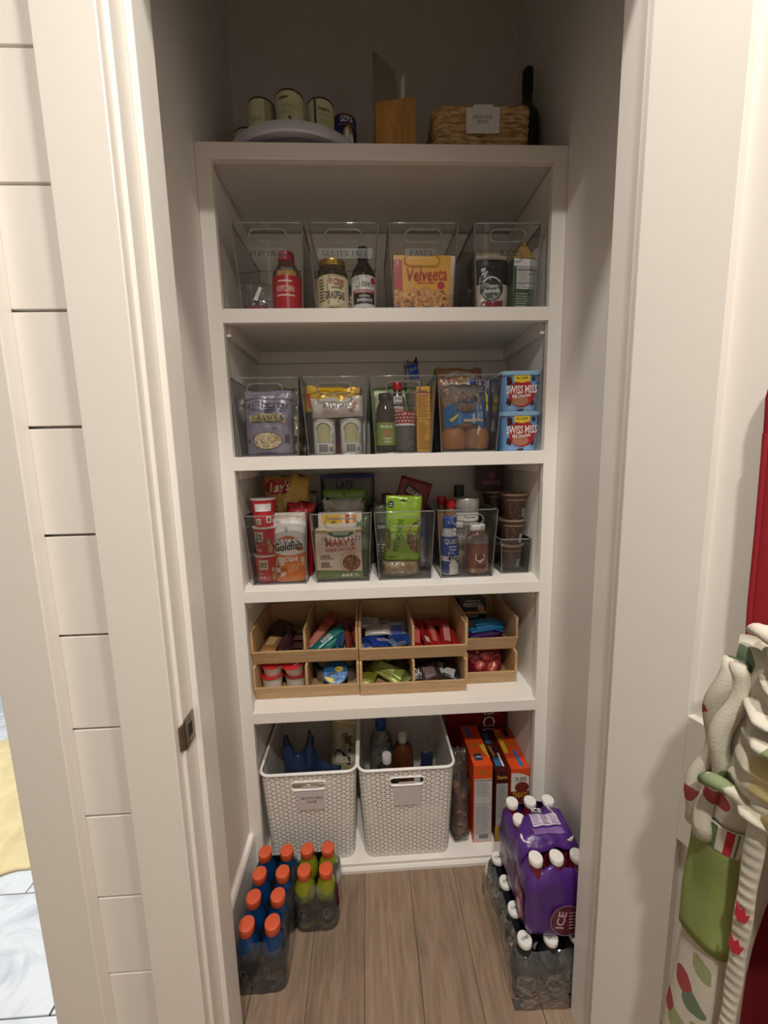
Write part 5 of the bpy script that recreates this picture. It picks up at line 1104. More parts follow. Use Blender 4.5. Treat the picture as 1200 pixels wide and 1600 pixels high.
# ================================================================ top shelf
t = thing('turntable', 'pale lavender round turntable tray overhanging the top shelf edge', 'turntable', (-0.2400, 0.208, ZT))
LVW = M((208, 204, 214), 0.4, 0.03)
part(t, 'foot', MB().lathe([(0.10, 0.0), (0.12, 0.001), (0.12, 0.020), (0.10, 0.024)], 40), LVW, smooth=40)
tr = part(t, 'tray', MB().lathe([(0.03, 0.030), (0.192, 0.030), (0.194, 0.022), (0.212, 0.022), (0.216, 0.026), (0.216, 0.044), (0.214, 0.047), (0.209, 0.047), (0.207, 0.044), (0.206, 0.038), (0.02, 0.037)], 64), LVW, smooth=35)
zt = ZT+0.0375
CANC = gloss((214, 210, 172)); STEEL = M((120, 112, 104), 0.35, 0.05, metal=1.0)
def food_can(label, x, y, h, r, rz, mat=None, style=0, grp='canned vegetables on the turntable'):
    t = thing('food_can', label, 'can', (x, y, zt), rz, grp)
    part(t, 'can_body', MB().lathe([(r-0.002, 0.001), (r, 0.0), (r, 0.004), (r-0.0008, 0.005), (r-0.0008, h-0.005), (r, h-0.004), (r, h), (r-0.002, h), (r-0.003, h-0.004), (0.001, h-0.004)], 32), STEEL, smooth=35)
    part(t, 'paper_label', MB().lathe([(r+0.0002, 0.005), (r+0.0002, h-0.005)], 32, cap=False), mat or CANC, smooth=60)
    w = wrap(r)
    if style == 0:
        deco(t, 'lettering', D().text('Organic', -0.016, h*0.84, 0.007, width=0.026, shear=.2), M((70, 66, 50), 0.5), w, 0.0004)
        deco(t, 'lettering', D().text('GARBANZO', 0.002, h*0.66, 0.011, width=0.052, bold=False).text('BEANS', -0.006, h*0.53, 0.011, width=0.032, bold=False), paper((168, 164, 124)), w, 0.0004)
        deco(t, 'picture', D().blobs(-0.02, 0.02, h*0.22, h*0.32, 14, 0.002, 0.004, 9).rect(-0.002, 0.002, h*.3, h*.4).ell(0, h*.42, .005, .004, 10), paper((110, 100, 66)), w, 0.0004)
    elif style == 1:
        deco(t, 'side_panel', D().rect(0.008, 0.040, 0.006, h-0.006, 8), paper((176, 172, 140)), w, 0.0003)
        deco(t, 'lettering', D().lines(0.012, 0.036, h*0.50, h*0.92, 6, .4), INK, w, 0.0006)
        deco(t, 'lettering', D().text('BEANS', -0.014, h*0.55, 0.010, width=0.03, bold=False), paper((150, 146, 110)), w, 0.0004)
        deco(t, 'picture', D().blobs(-0.02, 0.0, h*.2, h*.3, 10, .002, .003, 4), paper((150, 146, 110)), w, 0.0004)
    elif style == 2:
        deco(t, 'green_stripe', D().rect(-0.014, -0.008, h*0.45, h-0.006, 2), gloss((40, 98, 80)), w, 0.0004)
        deco(t, 'lettering', D().text('Organic', 0.012, h*0.76, 0.008, width=0.034, shear=.1), M((70, 66, 50), 0.5), w, 0.0004)
        deco(t, 'lettering', D().text('SWEET', 0.014, h*0.62, 0.011, width=0.034, bold=False).text('PEAS', 0.014, h*0.50, 0.011, width=0.028, bold=False), paper((168, 164, 124)), w, 0.0004)
        deco(t, 'picture', D().blobs(-0.01, 0.02, h*0.15, h*0.24, 10, 0.002, 0.004, 9), paper((130, 120, 80)), w, 0.0004)
    else:
        deco(t, 'lettering', D().text('GOYA', 0.004, h*0.86, 0.014, width=0.036), WHITE, w, 0.0006)
        deco(t, 'band', D().rect(-0.018, 0.034, h*0.72, h*0.75, 10), GOLD, w, 0.0004)
        deco(t, 'picture', D().ell(0.008, h*0.42, 0.016, 0.030, 16), gloss((176, 140, 80)), w, 0.0004)
        deco(t, 'picture', D().ell(0.004, h*0.44, 0.006, 0.022, 12).ell(0.016, h*0.36, 0.005, 0.018, 12), WHITE, w, 0.0008)
    return t
NAVY = gloss((36, 42, 104))
food_can('cream label can at the left of the turntable with dark side text', -0.3240, 0.098, 0.112, 0.0370, 0.15, None, 1)
food_can('cream label can standing tallest at the front middle of the turntable', -0.2450, 0.076, 0.114, 0.0370, 0.1, None, 0)
food_can('cream label can with a green stripe', -0.1670, 0.096, 0.112, 0.0370, 0.0, None, 2)
food_can('navy blue label can right of the green striped can', -0.1040, 0.125, 0.100, 0.0330, 0.1, NAVY, 3)
food_can('small navy blue can lowest at the right edge of the turntable', -0.0830, 0.210, 0.085, 0.0310, 0.3, NAVY, 3)
food_can('cream label can mostly hidden at the far left of the turntable', -0.3850, 0.175, 0.100, 0.0350, 0.5, None, 0)
# knife block
t = thing('knife_block', 'wooden knife block holding a steel cleaver', 'knife block', (0.0330, 0.100, ZT))
part(t, 'block_body', MB().prism([(-0.054, 0), (0.054, 0), (0.054, 0.150), (0.048, 0.154), (-0.048, 0.140), (-0.054, 0.134)], -0.04, 0.06, 'y'), BLOCKW, bev=0.002)
part(t, 'front_inlay', MB().prism([(-0.030, 0.001), (0.020, 0.001), (0.020, 0.148), (-0.030, 0.141)], -0.0408, -0.04, 'y'), wood_mat('beech_inlay', (170, 118, 62), (212, 162, 98), 30, (2.5, 2.5, 0.5)))
t = thing('cleaver', 'broad steel cleaver with pale handle standing in the wooden block', 'knife', (0.0330, 0.150, ZT+0.065), rot=(0.26, 0, 0))
part(t, 'blade', MB().prism([(-0.055, 0.03), (-0.055, 0.232), (-0.046, 0.228), (-0.010, 0.205), (0.004, 0.190), (0.014, 0.150), (0.016, 0.03)], 0.010, 0.0125, 'y'), M((206, 200, 194), 0.22, 0.03, metal=1.0), bev=0.0006)
part(t, 'handle', MB().tube([(0.026, 0.012, 0.05), (0.027, 0.012, 0.168), (0.028, 0.012, 0.184)], lambda u: 0.0065 if u < 0.95 else 0.004, 10), PLASTW, smooth=60)
# woven basket
def weave_mat():
    m, N, L = new_mat('seagrass')
    out = N.new('ShaderNodeOutputMaterial'); b = N.new('ShaderNodeBsdfPrincipled'); b.inputs['Roughness'].default_value = 0.7
    tc = N.new('ShaderNodeTexCoord'); n1 = N.new('ShaderNodeTexNoise'); n1.inputs['Scale'].default_value = 120; n1.inputs['Detail'].default_value = 4
    mp = N.new('ShaderNodeMapping'); mp.inputs['Scale'].default_value = (0.35, 0.35, 1.6); L.new(tc.outputs['Object'], mp.inputs[0]); L.new(mp.outputs[0], n1.inputs['Vector'])
    cr = N.new('ShaderNodeValToRGB'); e = cr.color_ramp.elements; e[0].position = 0.32; e[0].color = rgb((146, 110, 70)); e[1].position = 0.6; e[1].color = rgb((216, 182, 132))
    L.new(n1.outputs['Fac'], cr.inputs[0]); L.new(cr.outputs[0], b.inputs['Base Color'])
    bp = N.new('ShaderNodeBump'); bp.inputs['Strength'].default_value = 0.5; bp.inputs['Distance'].default_value = 0.004
    L.new(n1.outputs['Fac'], bp.inputs['Height']); L.new(bp.outputs[0], b.inputs['Normal']); L.new(b.outputs[0], out.inputs[0]); return m
SEAG = weave_mat()
t = thing('woven_basket', 'tan woven seagrass basket with white paper tag', 'basket', (0.2640, 0.150, ZT), -0.02)
rows = 11; hb = 0.112
for k in range(rows):
    zz = 0.006+hb*k/rows; fl = 0.006*k/rows; pts = []
    base = rrect(0.244+fl, 0.200+fl, 0.02, zz, n=3); m = len(base); dense = []
    for i in range(m):
        a, b = Vector(base[i]), Vector(base[(i+1) % m]); nseg = max(1, int((b-a).length/0.012))
        for j in range(nseg): dense.append(a.lerp(b, j/nseg))
    for i, p in enumerate(dense):
        c = Vector((p.x, p.y, 0)).normalized(); pts.append(p+c*0.0022*math.sin(i*PI*0.5+k*PI))
    part(t, 'woven_strand', MB().tube(pts, 0.0062, 6, True), SEAG, smooth=60)
part(t, 'rim', MB().tube([Vector(p)+Vector((0, 0, 0.0)) for p in rrect(0.252, 0.208, 0.02, 0.116)], 0.0068, 8, True), SEAG, smooth=60)
part(t, 'base', MB().box(-0.112, 0.112, -0.09, 0.09, 0.001, 0.006), SEAG)
tg = part(t, 'paper_tag', MB().prism([(-0.045, 0.052), (0.043, 0.052), (0.043, 0.112), (0.026, 0.113), (0.024, 0.119), (-0.026, 0.119), (-0.028, 0.113), (-0.045, 0.112)], -0.1135, -0.1125, 'y'), WHITE)
deco(tg, 'lettering', D().text('BACKSTOCK', -0.002, 0.090, 0.0085, width=0.050, serif=True).text('SPICES', -0.002, 0.079, 0.0085, width=0.031, serif=True), INK, flat_front(-0.1135), 0.0002)
BLK = M((24, 20, 20), 0.12, 0.05)
bottle('wine_bottle', 'tall black wine bottle standing at the right end of the top shelf', (0.4360, 0.185, ZT), [(0.030, 0.001), (0.034, 0.0), (0.036, 0.006), (0.036, 0.190), (0.033, 0.206), (0.020, 0.228), (0.0150, 0.242), (0.0145, 0.300)], BLK, [(0.0155, 0.262), (0.0158, 0.263), (0.0158, 0.322), (0.015, 0.325), (0.001, 0.325)], [(0.06, 0.15, M((30, 26, 26), 0.5), 'label')], capmat=M((22, 20, 20), 0.5))
bottle('squat_bottle', 'black bottle behind the basket with only its top showing', (0.4260, 0.310, ZT), [(0.030, 0.0), (0.034, 0.006), (0.034, 0.210), (0.014, 0.250), (0.0140, 0.300)], BLK, capprof(0.0160, 0.280, 0.322), capmat=M((22, 20, 20), 0.5))

# ================================================================ bottom compartment
def yweave():
    m, N, L = new_mat('y_weave_plastic')
    out = N.new('ShaderNodeOutputMaterial'); b = N.new('ShaderNodeBsdfPrincipled'); b.inputs['Roughness'].default_value = 0.45
    b.inputs['Base Color'].default_value = rgb((238, 234, 226))
    uv = N.new('ShaderNodeUVMap'); sx = N.new('ShaderNodeSeparateXYZ'); L.new(uv.outputs[0], sx.inputs[0])
    def mth(op, a, bb=None, c=None):
        n = N.new('ShaderNodeMath'); n.operation = op
        for i, q in enumerate((a, bb, c)):
            if q is None: continue
            if isinstance(q, (int, float)): n.inputs[i].default_value = q
            else: L.new(q, n.inputs[i])
        return n.outputs[0]
    A, B = 0.0094, 0.0080
    v = mth('DIVIDE', sx.outputs[1], B); r = mth('FLOOR', v); fy = mth('SUBTRACT', mth('SUBTRACT', v, r), 0.5)
    u = mth('SUBTRACT', mth('DIVIDE', sx.outputs[0], A), mth('MULTIPLY', r, 0.5)); i = mth('FLOOR', u); fx = mth('SUBTRACT', mth('SUBTRACT', u, i), 0.5)
    sk = mth('FLOORED_MODULO', mth('SUBTRACT', i, r), 3.0)
    # small triangle: |fx| + 0.6*(fy+0.1) small
    d = mth('ADD', mth('ABSOLUTE', fx), mth('MULTIPLY', mth('ABSOLUTE', mth('ADD', fy, mth('MULTIPLY', mth('ABSOLUTE', fx), 0.5))), 0.9))
    hole = mth('MULTIPLY', mth('LESS_THAN', d, 0.37), mth('GREATER_THAN', sk, 0.5))
    L.new(mth('SUBTRACT', 1.0, hole), b.inputs['Alpha'])
    bp = N.new('ShaderNodeBump'); bp.inputs['Strength'].default_value = 0.5; bp.inputs['Distance'].default_value = 0.003
    hh = mth('MULTIPLY', mth('MINIMUM', d, 0.7), mth('GREATER_THAN', sk, 0.5)); L.new(mth('ADD', hh, mth('MULTIPLY', mth('LESS_THAN', sk, 0.5), 0.8)), bp.inputs['Height']); L.new(bp.outputs[0], b.inputs['Normal'])
    L.new(b.outputs[0], out.inputs[0]); return m
YW = yweave()
def plastic_basket(label, cx, y0, w, h, dep, text=None, rz=0.0, tgx=0.0):
    t = thing('plastic_basket', label, 'basket', (cx, y0, Z0), rz, 'white perforated plastic baskets')
    wb, db = w-0.028, dep-0.034
    def ring(z):
        f = z/h; W, Dp = wb+(w-wb)*f, db+(dep-db)*f
        base = rrect(W, Dp, 0.028, z, 0, dep/2, 5); out = []; m = len(base)
        for i in range(m):
            a, b = Vector(base[i]), Vector(base[(i+1) % m]); ns = max(1, int(round((b-a).length/0.0065)))
            if i % 6 != 5: ns = 1
            else: ns = 48 if i in (5, 17) else 42
            for j in range(ns): out.append(tuple(a.lerp(b, j/ns)))
        return out
    nz = 52; rings = [ring(0.004+(h-0.004)*k/nz) for k in range(nz+1)]; n = len(rings[0])
    mb = MB(); uvs = []
    per = [0.0]
    for i in range(n): per.append(per[-1]+(Vector(rings[nz//2][(i+1) % n])-Vector(rings[nz//2][i])).length)
    for k, rg in enumerate(rings):
        for i in range(n+1): mb.v.append(rg[i % n]); uvs.append((per[i], rg[0][2]))
    sw, sz, shh = 0.053, h-0.043, 0.0115
    for k in range(nz):
        for i in range(n):
            q = (k*(n+1)+i, k*(n+1)+i+1, (k+1)*(n+1)+i+1, (k+1)*(n+1)+i)
            c = sum((Vector(mb.v[j]) for j in q), Vector())/4
            fb = c.y < 0.03 or c.y > dep-0.03
            if fb and abs(c.x) < sw and abs(c.z-sz) < shh: continue
            mb.f.append(q)
    mb.uv = uvs
    part(t, 'perforated_wall', mb, YW, smooth=50, fix=False, solid=0.0022)
    part(t, 'base', MB().loft([rrect(wb, db, 0.028, 0.0, 0, dep/2, 5), rrect(wb+0.002, db+0.002, 0.028, 0.012, 0, dep/2, 5)]), PLASTW, smooth=40)
    part(t, 'rim', MB().tube(rrect(w+0.002, dep+0.002, 0.03, h, 0, dep/2, 5), 0.0050, 8, True), PLASTW, smooth=60)
    for yy, s in ((0.0, -1), (dep, 1)):
        yof = lambda z: (yy+(-s)*(dep-db)/2*(1-z/h))+s*0.0012
        part(t, 'handle_rim', MB().tube([(x, yof(z), z) for x, z in rr2(2*sw+0.004, 2*shh+0.005, 0.0125, 0, sz, 5)], 0.0044, 8, True, 0.6), PLASTW, smooth=60)
    yof = lambda z: (dep-db)/2*(1-z/h)-0.0034
    cz = h-0.098
    mbt = MB().prism([(tgx-0.043, cz-0.033), (tgx+0.043, cz-0.033), (tgx+0.043, cz+0.036), (tgx-0.043, cz+0.036)], 0, 0.0008, 'y').mp(lambda x, y, z: (x, y+yof(z)-0.002, z))
    tg = part(t, 'label_card', mbt, paper((206, 200, 198)))
    part(tg, 'hook_strip', MB().prism([(tgx-0.026, cz+0.036), (tgx+0.026, cz+0.036), (tgx+0.026, cz+0.052), (tgx-0.026, cz+0.052)], 0, 0.0008, 'y').mp(lambda x, y, z: (x, y+yof(z)+0.001, z)), paper((206, 200, 198)))
    if text:
        d = D()
        for i, s in enumerate(text): d.text(s, tgx+0.002, cz+0.012-0.014*i, 0.009, width=0.0088*len(s)*0.72, serif=True)
        deco(tg, 'lettering', d, INK, lambda x, z, l: (x, yof(z)-0.0026, z))
    return t
plastic_basket('white perforated basket with card reading GLUTEN-FREE FLOUR', -0.2830, 0.006, 0.302, 0.334, 0.338, ('GLUTEN-FREE', 'FLOUR'), tgx=0.006)
plastic_basket('white perforated basket with blank card, holding bottles', 0.0290, 0.002, 0.308, 0.334, 0.340)
zb = Z0+0.013
# navy bag with two peaks
def navy(u, v):
    x = (u-0.5)*0.200; top = 0.252+0.085*math.exp(-((x+0.088)/0.022)**2)+0.105*math.exp(-((x+0.004)/0.018)**2)-0.012*math.sin(x*30)+max(0, x-0.02)*-0.5
    z = v*top; return (x+0.008*noise.noise(Vector((x*30, z*20, 1))), z)
nb = MB()
for s in (-1, 1):
    def fn(u, v, s=s):
        x, z = navy(u, v); k = math.sin(PI*u)**0.4*(1-v**3)
        return (x, s*(0.055*k+0.001)+0.014*noise.noise(Vector((x*26, z*26, s*2)))*k, z)
    nb.surf(30, 30, fn)
t = thing('navy_bag', 'navy blue bag with two pointed corners in the left basket', 'bag', (-0.2940, 0.160, zb))
weld(part(t, 'bag_body', nb, M((40, 56, 92), 0.32, 0.1, 20, 0.4, bscale=40.0), smooth=180, fix=False), 0.002)
t, fr = bag('flour_bag', 'cream and olive flour bag at the back right of the left basket', 'bag', (-0.1920, 0.262, zb), 0.110, 0.320, 0.06, foil((206, 196, 150)), rot=(0, 0.05, -0.1), seed=101, crumple=0.006, top=0.2)
deco(t, 'panel', D().strip([-0.036+0.076*i/10 for i in range(11)], lambda x: 0.16, lambda x: 0.29-10*(x-0.01)**2), paper((222, 214, 190)), fr, 0.001)
deco(t, 'lettering', D().text('Otto', 0.006, 0.255, 0.018, rot=-1.2, bold=True, width=0.04).text('flour', 0.022, 0.245, 0.016, rot=-1.2, width=0.04).ell(0.02, 0.21, 0.006, 0.006, 12), M((74, 52, 50), 0.5), fr, 0.0018)
deco(t, 'dark_patch', D().poly([(-0.034, 0.205), (-0.024, 0.215), (0.022, 0.182), (0.024, 0.150), (-0.036, 0.165)]), gloss((62, 40, 66)), fr, 0.0016)
t, fr = bag('beige_bag', 'low beige bag at the front of the left basket', 'bag', (-0.3000, 0.070, zb), 0.22, 0.235, 0.07, foil((196, 186, 160)), seed=103, top=0.3, crumple=0.01)
deco(t, 'print', D().rect(0.0, 0.05, 0.19, 0.22, 6, 3), gloss((150, 60, 60)), fr, 0.001)
deco(t, 'print', D().rect(-0.08, -0.03, 0.19, 0.215, 6, 3), gloss((206, 190, 110)), fr, 0.001)
# bottles in the right basket
t, rd = bottle('blue_cap_bottle', 'large clear ribbed bottle with blue cap', (-0.0450, 0.240, zb), [(0.042, 0), (0.046, 0.006), (0.046, 0.200), (0.044, 0.214), (0.046, 0.226), (0.042, 0.250), (0.030, 0.276), (0.019, 0.290), (0.018, 0.296)], see_through('ribbed_bottle', (0.80, 0.80, 0.76), 0.12, 0.08, 1.5, boost=1.6, wrinkle=1.0, wscale=60), capprof(0.0205, 0.290, 0.326), capmat=gloss((34, 76, 160)))
AMB = M((96, 52, 28), 0.1, 0.3, 30)
bottle('amber_bottle', 'amber liquid bottle with white cap, right of the blue cap bottle', (0.0330, 0.205, zb), [(0.036, 0), (0.041, 0.006), (0.041, 0.190), (0.038, 0.222), (0.026, 0.248), (0.015, 0.258), (0.014, 0.262)], AMB, capprof(0.0155, 0.258, 0.284), capmat=PLASTW)
bottle('dark_vinegar_bottle', 'dark bottle with white cap in front of the blue cap bottle', (-0.0300, 0.115, zb), [(0.040, 0), (0.044, 0.006), (0.044, 0.180), (0.040, 0.212), (0.028, 0.238), (0.016, 0.252), (0.0145, 0.258)], M((64, 52, 40), 0.1, 0.3, 30), capprof(0.0160, 0.254, 0.282), capmat=PLASTW)
t, fr = bag('navy_pouch', 'small dark navy pouch with notched top at the right of the basket', 'bag', (0.1250, 0.215, zb), 0.045, 0.200, 0.03, foil((36, 50, 84)), seed=107, toprag=0.02)
# bread bag, cereal boxes, carton
t = thing('loaf_bag', 'long bread loaf in a clear bag beside the right basket', 'bread', (0.2180, 0.110, Z0))
part(t, 'loaf', MB().lathe([(0.004, 0.003), (0.026, 0.006), (0.033, 0.03), (0.034, 0.080), (0.031, 0.120), (0.024, 0.150), (0.004, 0.165)], 22, sy=1.55), M((176, 120, 78), 0.6, 0.2, 20, 0.3), smooth=60)
mb, fr = pouch(0.076, 0.305, 0.115, seed=111, crumple=0.016, top=0.1, narrow=0.2, toprag=0.02)
weld(part(t, 'bag_film', mb, see_through('bread_film', (0.95, 0.94, 0.92), 0.05, 0.15, 1.5, boost=1.4, wrinkle=0.9, wscale=36), smooth=180, fix=False, loc=(0, 0, 0.001)))
def cereal(label, x0, x1, yf, dep, h, base, kind):
    w = x1-x0; t = thing('cereal_box', label, 'box', ((x0+x1)/2, yf, Z0), 0, 'cereal boxes')
    part(t, 'carton_body', MB().box(-w/2, w/2, 0, dep, 0, h), gloss(base), bev=0.001)
    fn = flat_front(0); tp = flat_top(h); hw = w/2
    if kind == 0:
        deco(t, 'side_panel', D().rect(-hw+0.003, hw-0.002, 0.003, h-0.050), paper((196, 192, 190)), fn)
        deco(t, 'lettering', D().text('PUFFS', 0, h-0.026, 0.016, width=w*0.55), gloss((150, 130, 40)), fn, 0.0003)
        deco(t, 'lettering', D().rect(-hw+0.004, hw-0.003, h-0.058, h-0.054).lines(-hw+0.006, hw-0.006, h*0.63, h*0.79, 8, .25).lines(-hw+0.006, hw-0.006, h*0.10, h*0.48, 16, .25).rect(-hw+0.004, hw-0.003, h*0.605, h*0.61).rect(-hw+0.004, hw-0.003, h*0.50, h*0.505).rect(0.0, 0.0006, h*0.50, h*0.79).rect(-0.012, 0.02, 0.014, 0.03), paper((120, 118, 120)), fn, 0.0003)
        deco(t, 'top_print', D().rect(-0.016, 0.008, 0.020, 0.052).text('DATE', -0.003, 0.03, 0.006, width=0.016) if False else D().rect(-0.020, 0.006, 0.022, 0.052), M((40, 64, 96), 0.4), tp)
        deco(t, 'top_print', D().rect(-0.020, -0.004, 0.130, dep-0.008), gloss((54, 120, 190)), tp)
        deco(t, 'top_print', D().text('PUFFS', -0.008, 0.092, 0.022, width=0.038), gloss((140, 120, 30)), tp, 0.0003)
        deco(t, 'top_print', D().poly([(hw-0.001, 0.028), (hw-0.001, 0.094), (0.012, 0.092), (0.016, 0.060)]), gloss((232, 200, 60)), tp, 0.0003)
        deco(t, 'lettering', D().text('REESE', -0.006, 0.037, 0.006, width=0.018), WHITE, tp, 0.0006)
        deco(t, 'side_print', D().rect(0.004, dep-0.004, 0.004, h-0.004), gloss((206, 70, 34)), side_left(-hw))
        deco(t, 'side_print', D().ell(dep*0.5, h*0.55, 0.06, 0.07, 20), speckle_mat('puffs', [(120, 66, 34), (176, 116, 62), (96, 50, 30), (200, 150, 90)], 60), side_left(-hw), 0.0004)
    elif kind == 1:
        deco(t, 'side_panel', D().rect(-hw+0.003, hw-0.002, 0.060, h-0.046), paper((176, 172, 170)), fn)
        deco(t, 'lettering', D().text('Cheerios', 0, h-0.022, 0.013, width=w*0.8), gloss((214, 160, 80)), fn, 0.0003)
        deco(t, 'lettering', D().lines(-hw+0.006, hw-0.006, 0.09, h-0.05, 18, .25), paper((90, 86, 86)), fn, 0.0003)
        deco(t, 'bottom_print', D().rect(-hw+0.001, hw-0.001, 0.002, 0.060), gloss((196, 150, 40)), fn)
        deco(t, 'top_print', D().rect(-0.014, 0.006, 0.022, 0.060), gloss((60, 110, 150)), tp)
        deco(t, 'top_print', D().rect(-0.016, 0.004, 0.126, 0.180), gloss((60, 110, 150)), tp)
        deco(t, 'top_print', D().rect(0.008, 0.014, 0.020, 0.080), WHITE, tp)
        deco(t, 'top_print', D().text('Cheerios', -0.006, 0.092, 0.012, rot=-1.45, width=0.05), gloss((214, 160, 80)), tp, 0.0003)
    else:
        deco(t, 'front_print', D().strip([-hw+0.001+(w-0.002)*i/10 for i in range(11)], lambda x: h-0.085, lambda x: h-0.012-6*(x+0.02)**2-0.004), gloss((222, 214, 206)), fn, 0.0002)
        deco(t, 'front_print', D().ell(0.006, h-0.070, 0.024, 0.020, 18), gloss((120, 40, 30)), fn, 0.0004)
        deco(t, 'lettering', D().text('PUFFS', 0.002, h-0.040, 0.016, width=w*0.6), gloss((120, 104, 24)), fn, 0.0006)
        deco(t, 'front_print', D().rect(-hw, hw, 0.002, h-0.080), gloss((96, 34, 26)), fn, 0.0001)
        deco(t, 'lettering', D().text('TREATS', 0, h-0.098, 0.018, width=w*0.8), gloss((214, 150, 40)), fn, 0.0006)
        deco(t, 'top_print', D().rect(0.002, 0.014, 0.008, 0.080), gloss((54, 120, 190)), tp)
        deco(t, 'top_print', D().text('PUFFS', 0.004, 0.108, 0.020, width=0.036), gloss((140, 120, 30)), tp, 0.0003)
        deco(t, 'top_print', D().rect(0.0, 0.018, 0.150, 0.190), M((40, 50, 70), 0.4), tp)
        deco(t, 'top_print', D().rect(-hw+0.002, -0.014, 0.070, dep-0.010), gloss((222, 190, 60)), tp)
        deco(t, 'top_print', D().text('PUFFS', -0.022, 0.15, 0.010, rot=-1.55, width=0.05), gloss((120, 60, 20)), tp, 0.0003)
    return t
cereal('orange cereal box nearest the loaf, grey nutrition side facing out', 0.2560, 0.3200, 0.046, 0.195, 0.292, (226, 84, 36), 0)
cereal('dark brown cereal box in the middle of three', 0.3300, 0.3740, 0.044, 0.195, 0.268, (70, 28, 26), 1)
cereal('orange cereal box nearest the right wall, patterned side facing out', 0.3820, 0.4450, 0.044, 0.195, 0.274, (222, 78, 34), 2)
t, fn = carton('chip_carton', 'large dark red chip carton behind the cereal boxes', 'box', (0.3240, 0.296, Z0), 0.235, 0.09, 0.440, gloss((120, 20, 30)))
deco(t, 'lettering', D().text('DORITOS', 0.048, 0.235, 0.046, rot=-PI/2, width=0.26), WHITE, fn, 0.0003)
deco(t, 'lettering', D().text('DORITOS', 0.048, 0.235, 0.034, rot=-PI/2, width=0.252, bold=False), INK, fn, 0.0006)

# ================================================================ drinks on the floor
def sports_bottle():
    t = thing('sports_drink', '-', 'bottle', (0, 0, 0))
    prof = [(0.024, 0.001), (0.027, 0.0), (0.0305, 0.006), (0.0310, 0.030), (0.0285, 0.060), (0.0285, 0.068), (0.0308, 0.092), (0.0308, 0.104), (0.029, 0.116), (0.022, 0.134), (0.0175, 0.144), (0.0170, 0.150)]
    part(t, 'bottle_body', MB().lathe(prof, 28), None, smooth=60)
    part(t, 'label', MB().lathe([(0.0316, 0.022), (0.0300, 0.046), (0.0292, 0.064), (0.0300, 0.080), (0.0310, 0.090)], 28, cap=False), M((52, 48, 50), 0.35, 0.1), smooth=60)
    cp = []
    for k in range(40):
        pass
    cm = MB(); n = 40; rr = lambda k, r: r*(1.0 if k % 2 else 0.955)
    rings = [[(rr(k, r)*math.cos(2*PI*k/n), rr(k, r)*math.sin(2*PI*k/n), z) for k in range(n)] for r, z in ((0.0196, 0.1490), (0.0202, 0.1500), (0.0202, 0.1640))]
    rings += [[(r*math.cos(2*PI*k/n), r*math.sin(2*PI*k/n), z) for k in range(n)] for r, z in ((0.0192, 0.1672), (0.0158, 0.1686), (0.001, 0.1683))]
    cm.loft(rings); part(t, 'cap', cm, M((214, 92, 54), 0.45, 0.04), smooth=30)
    part(t, 'neck_ring', MB().lathe([(0.0178, 0.146), (0.0192, 0.147), (0.0192, 0.1488), (0.0178, 0.149)], 28, cap=False), M((206, 88, 52), 0.45), smooth=40)
    w = wrap(0.0300)
    deco(t, 'logo', D().ring(0.0, 0.056, 0.010, 0.015, 0.0035, 40, 330).rect(0.001, 0.010, 0.052, 0.056, 2), paper((196, 192, 188)), w, 0.0016)
    return t
SB = sports_bottle()
body0 = SB.children[0].data
bodies = {}
for nm, m in (('blue', M((14, 56, 100), 0.12, 0.12, 30, coat=0.3)), ('yellow', M((132, 136, 32), 0.12, 0.12, 30, coat=0.3))):
    me = body0.copy(); me.materials.clear(); me.materials.append(m); bodies[nm] = me
rowsn = ('nearest row', 'second row', 'third row', 'rearmost row'); first = True
for r, y in enumerate((-0.246, -0.183, -0.122, -0.060)):
    for c, x in enumerate((-0.4120, -0.3465)):
        o = copy_tree(SB); o.location = (x, y, 0); o.rotation_euler = (0, 0, rnd.uniform(-0.7, 0.9))
        tag(o, 'blue sports drink with orange cap, %s, %s' % (rowsn[r], 'against the baseboard' if c == 0 else 'beside the open floor' if r < 2 else 'beside the yellow drinks'), 'bottle', 'pack of blue sports drinks')
        [k for k in o.children if k.name.startswith('bottle_body')][0].data = bodies['blue']
for r, y in enumerate((-0.1215, -0.0590)):
    for c, x in enumerate((-0.2850, -0.2225)):
        o = copy_tree(SB); o.location = (x, y, 0); o.rotation_euler = (0, 0, rnd.uniform(-0.3, 0.5))
        tag(o, 'yellow green sports drink with orange cap, %s, %s' % (('front', 'back')[r], ('next to the blue drinks', 'beside the open floor')[c]), 'bottle', 'pack of yellow green sports drinks')
        [k for k in o.children if k.name.startswith('bottle_body')][0].data = bodies['yellow']
for k in list(SB.children): bpy.data.objects.remove(k)
bpy.data.objects.remove(SB)
def film_sleeve(name, label, cx, cy, w, d, zs_, seed, mat=None):
    """zs_: (z, inset)"""
    t = thing(name, label, 'shrink wrap', (cx, cy, 0)); mb = MB(); rings = []
    for z, ins in zs_:
        base = rrect(w-ins, d-ins, 0.028, z, 0, 0, 4); m = len(base); out = []
        for i in range(m):
            a, b = Vector(base[i]), Vector(base[(i+1) % m]); ns = 8 if i % 5 == 4 else 1
            for j in range(ns):
                p = a.lerp(b, j/ns); q = Vector((p.x, p.y, 0)).normalized(); k = noise.noise(Vector((p.x*26+seed, p.y*26, z*22)))
                out.append(tuple(p+q*(0.0035*k-0.0)+Vector((0, 0, 0.006*noise.noise(Vector((p.x*20, p.y*20, seed)))*(1 if z > 0.11 else 0)))))
        rings.append(out)
    mb.loft(rings, False, False); part(t, 'film', mb, mat or FILM, smooth=180)
    return t
ZF = [(0.002, -0.002), (0.03, -0.004), (0.06, -0.003), (0.09, -0.004), (0.108, 0.002), (0.122, 0.016), (0.132, 0.034)]
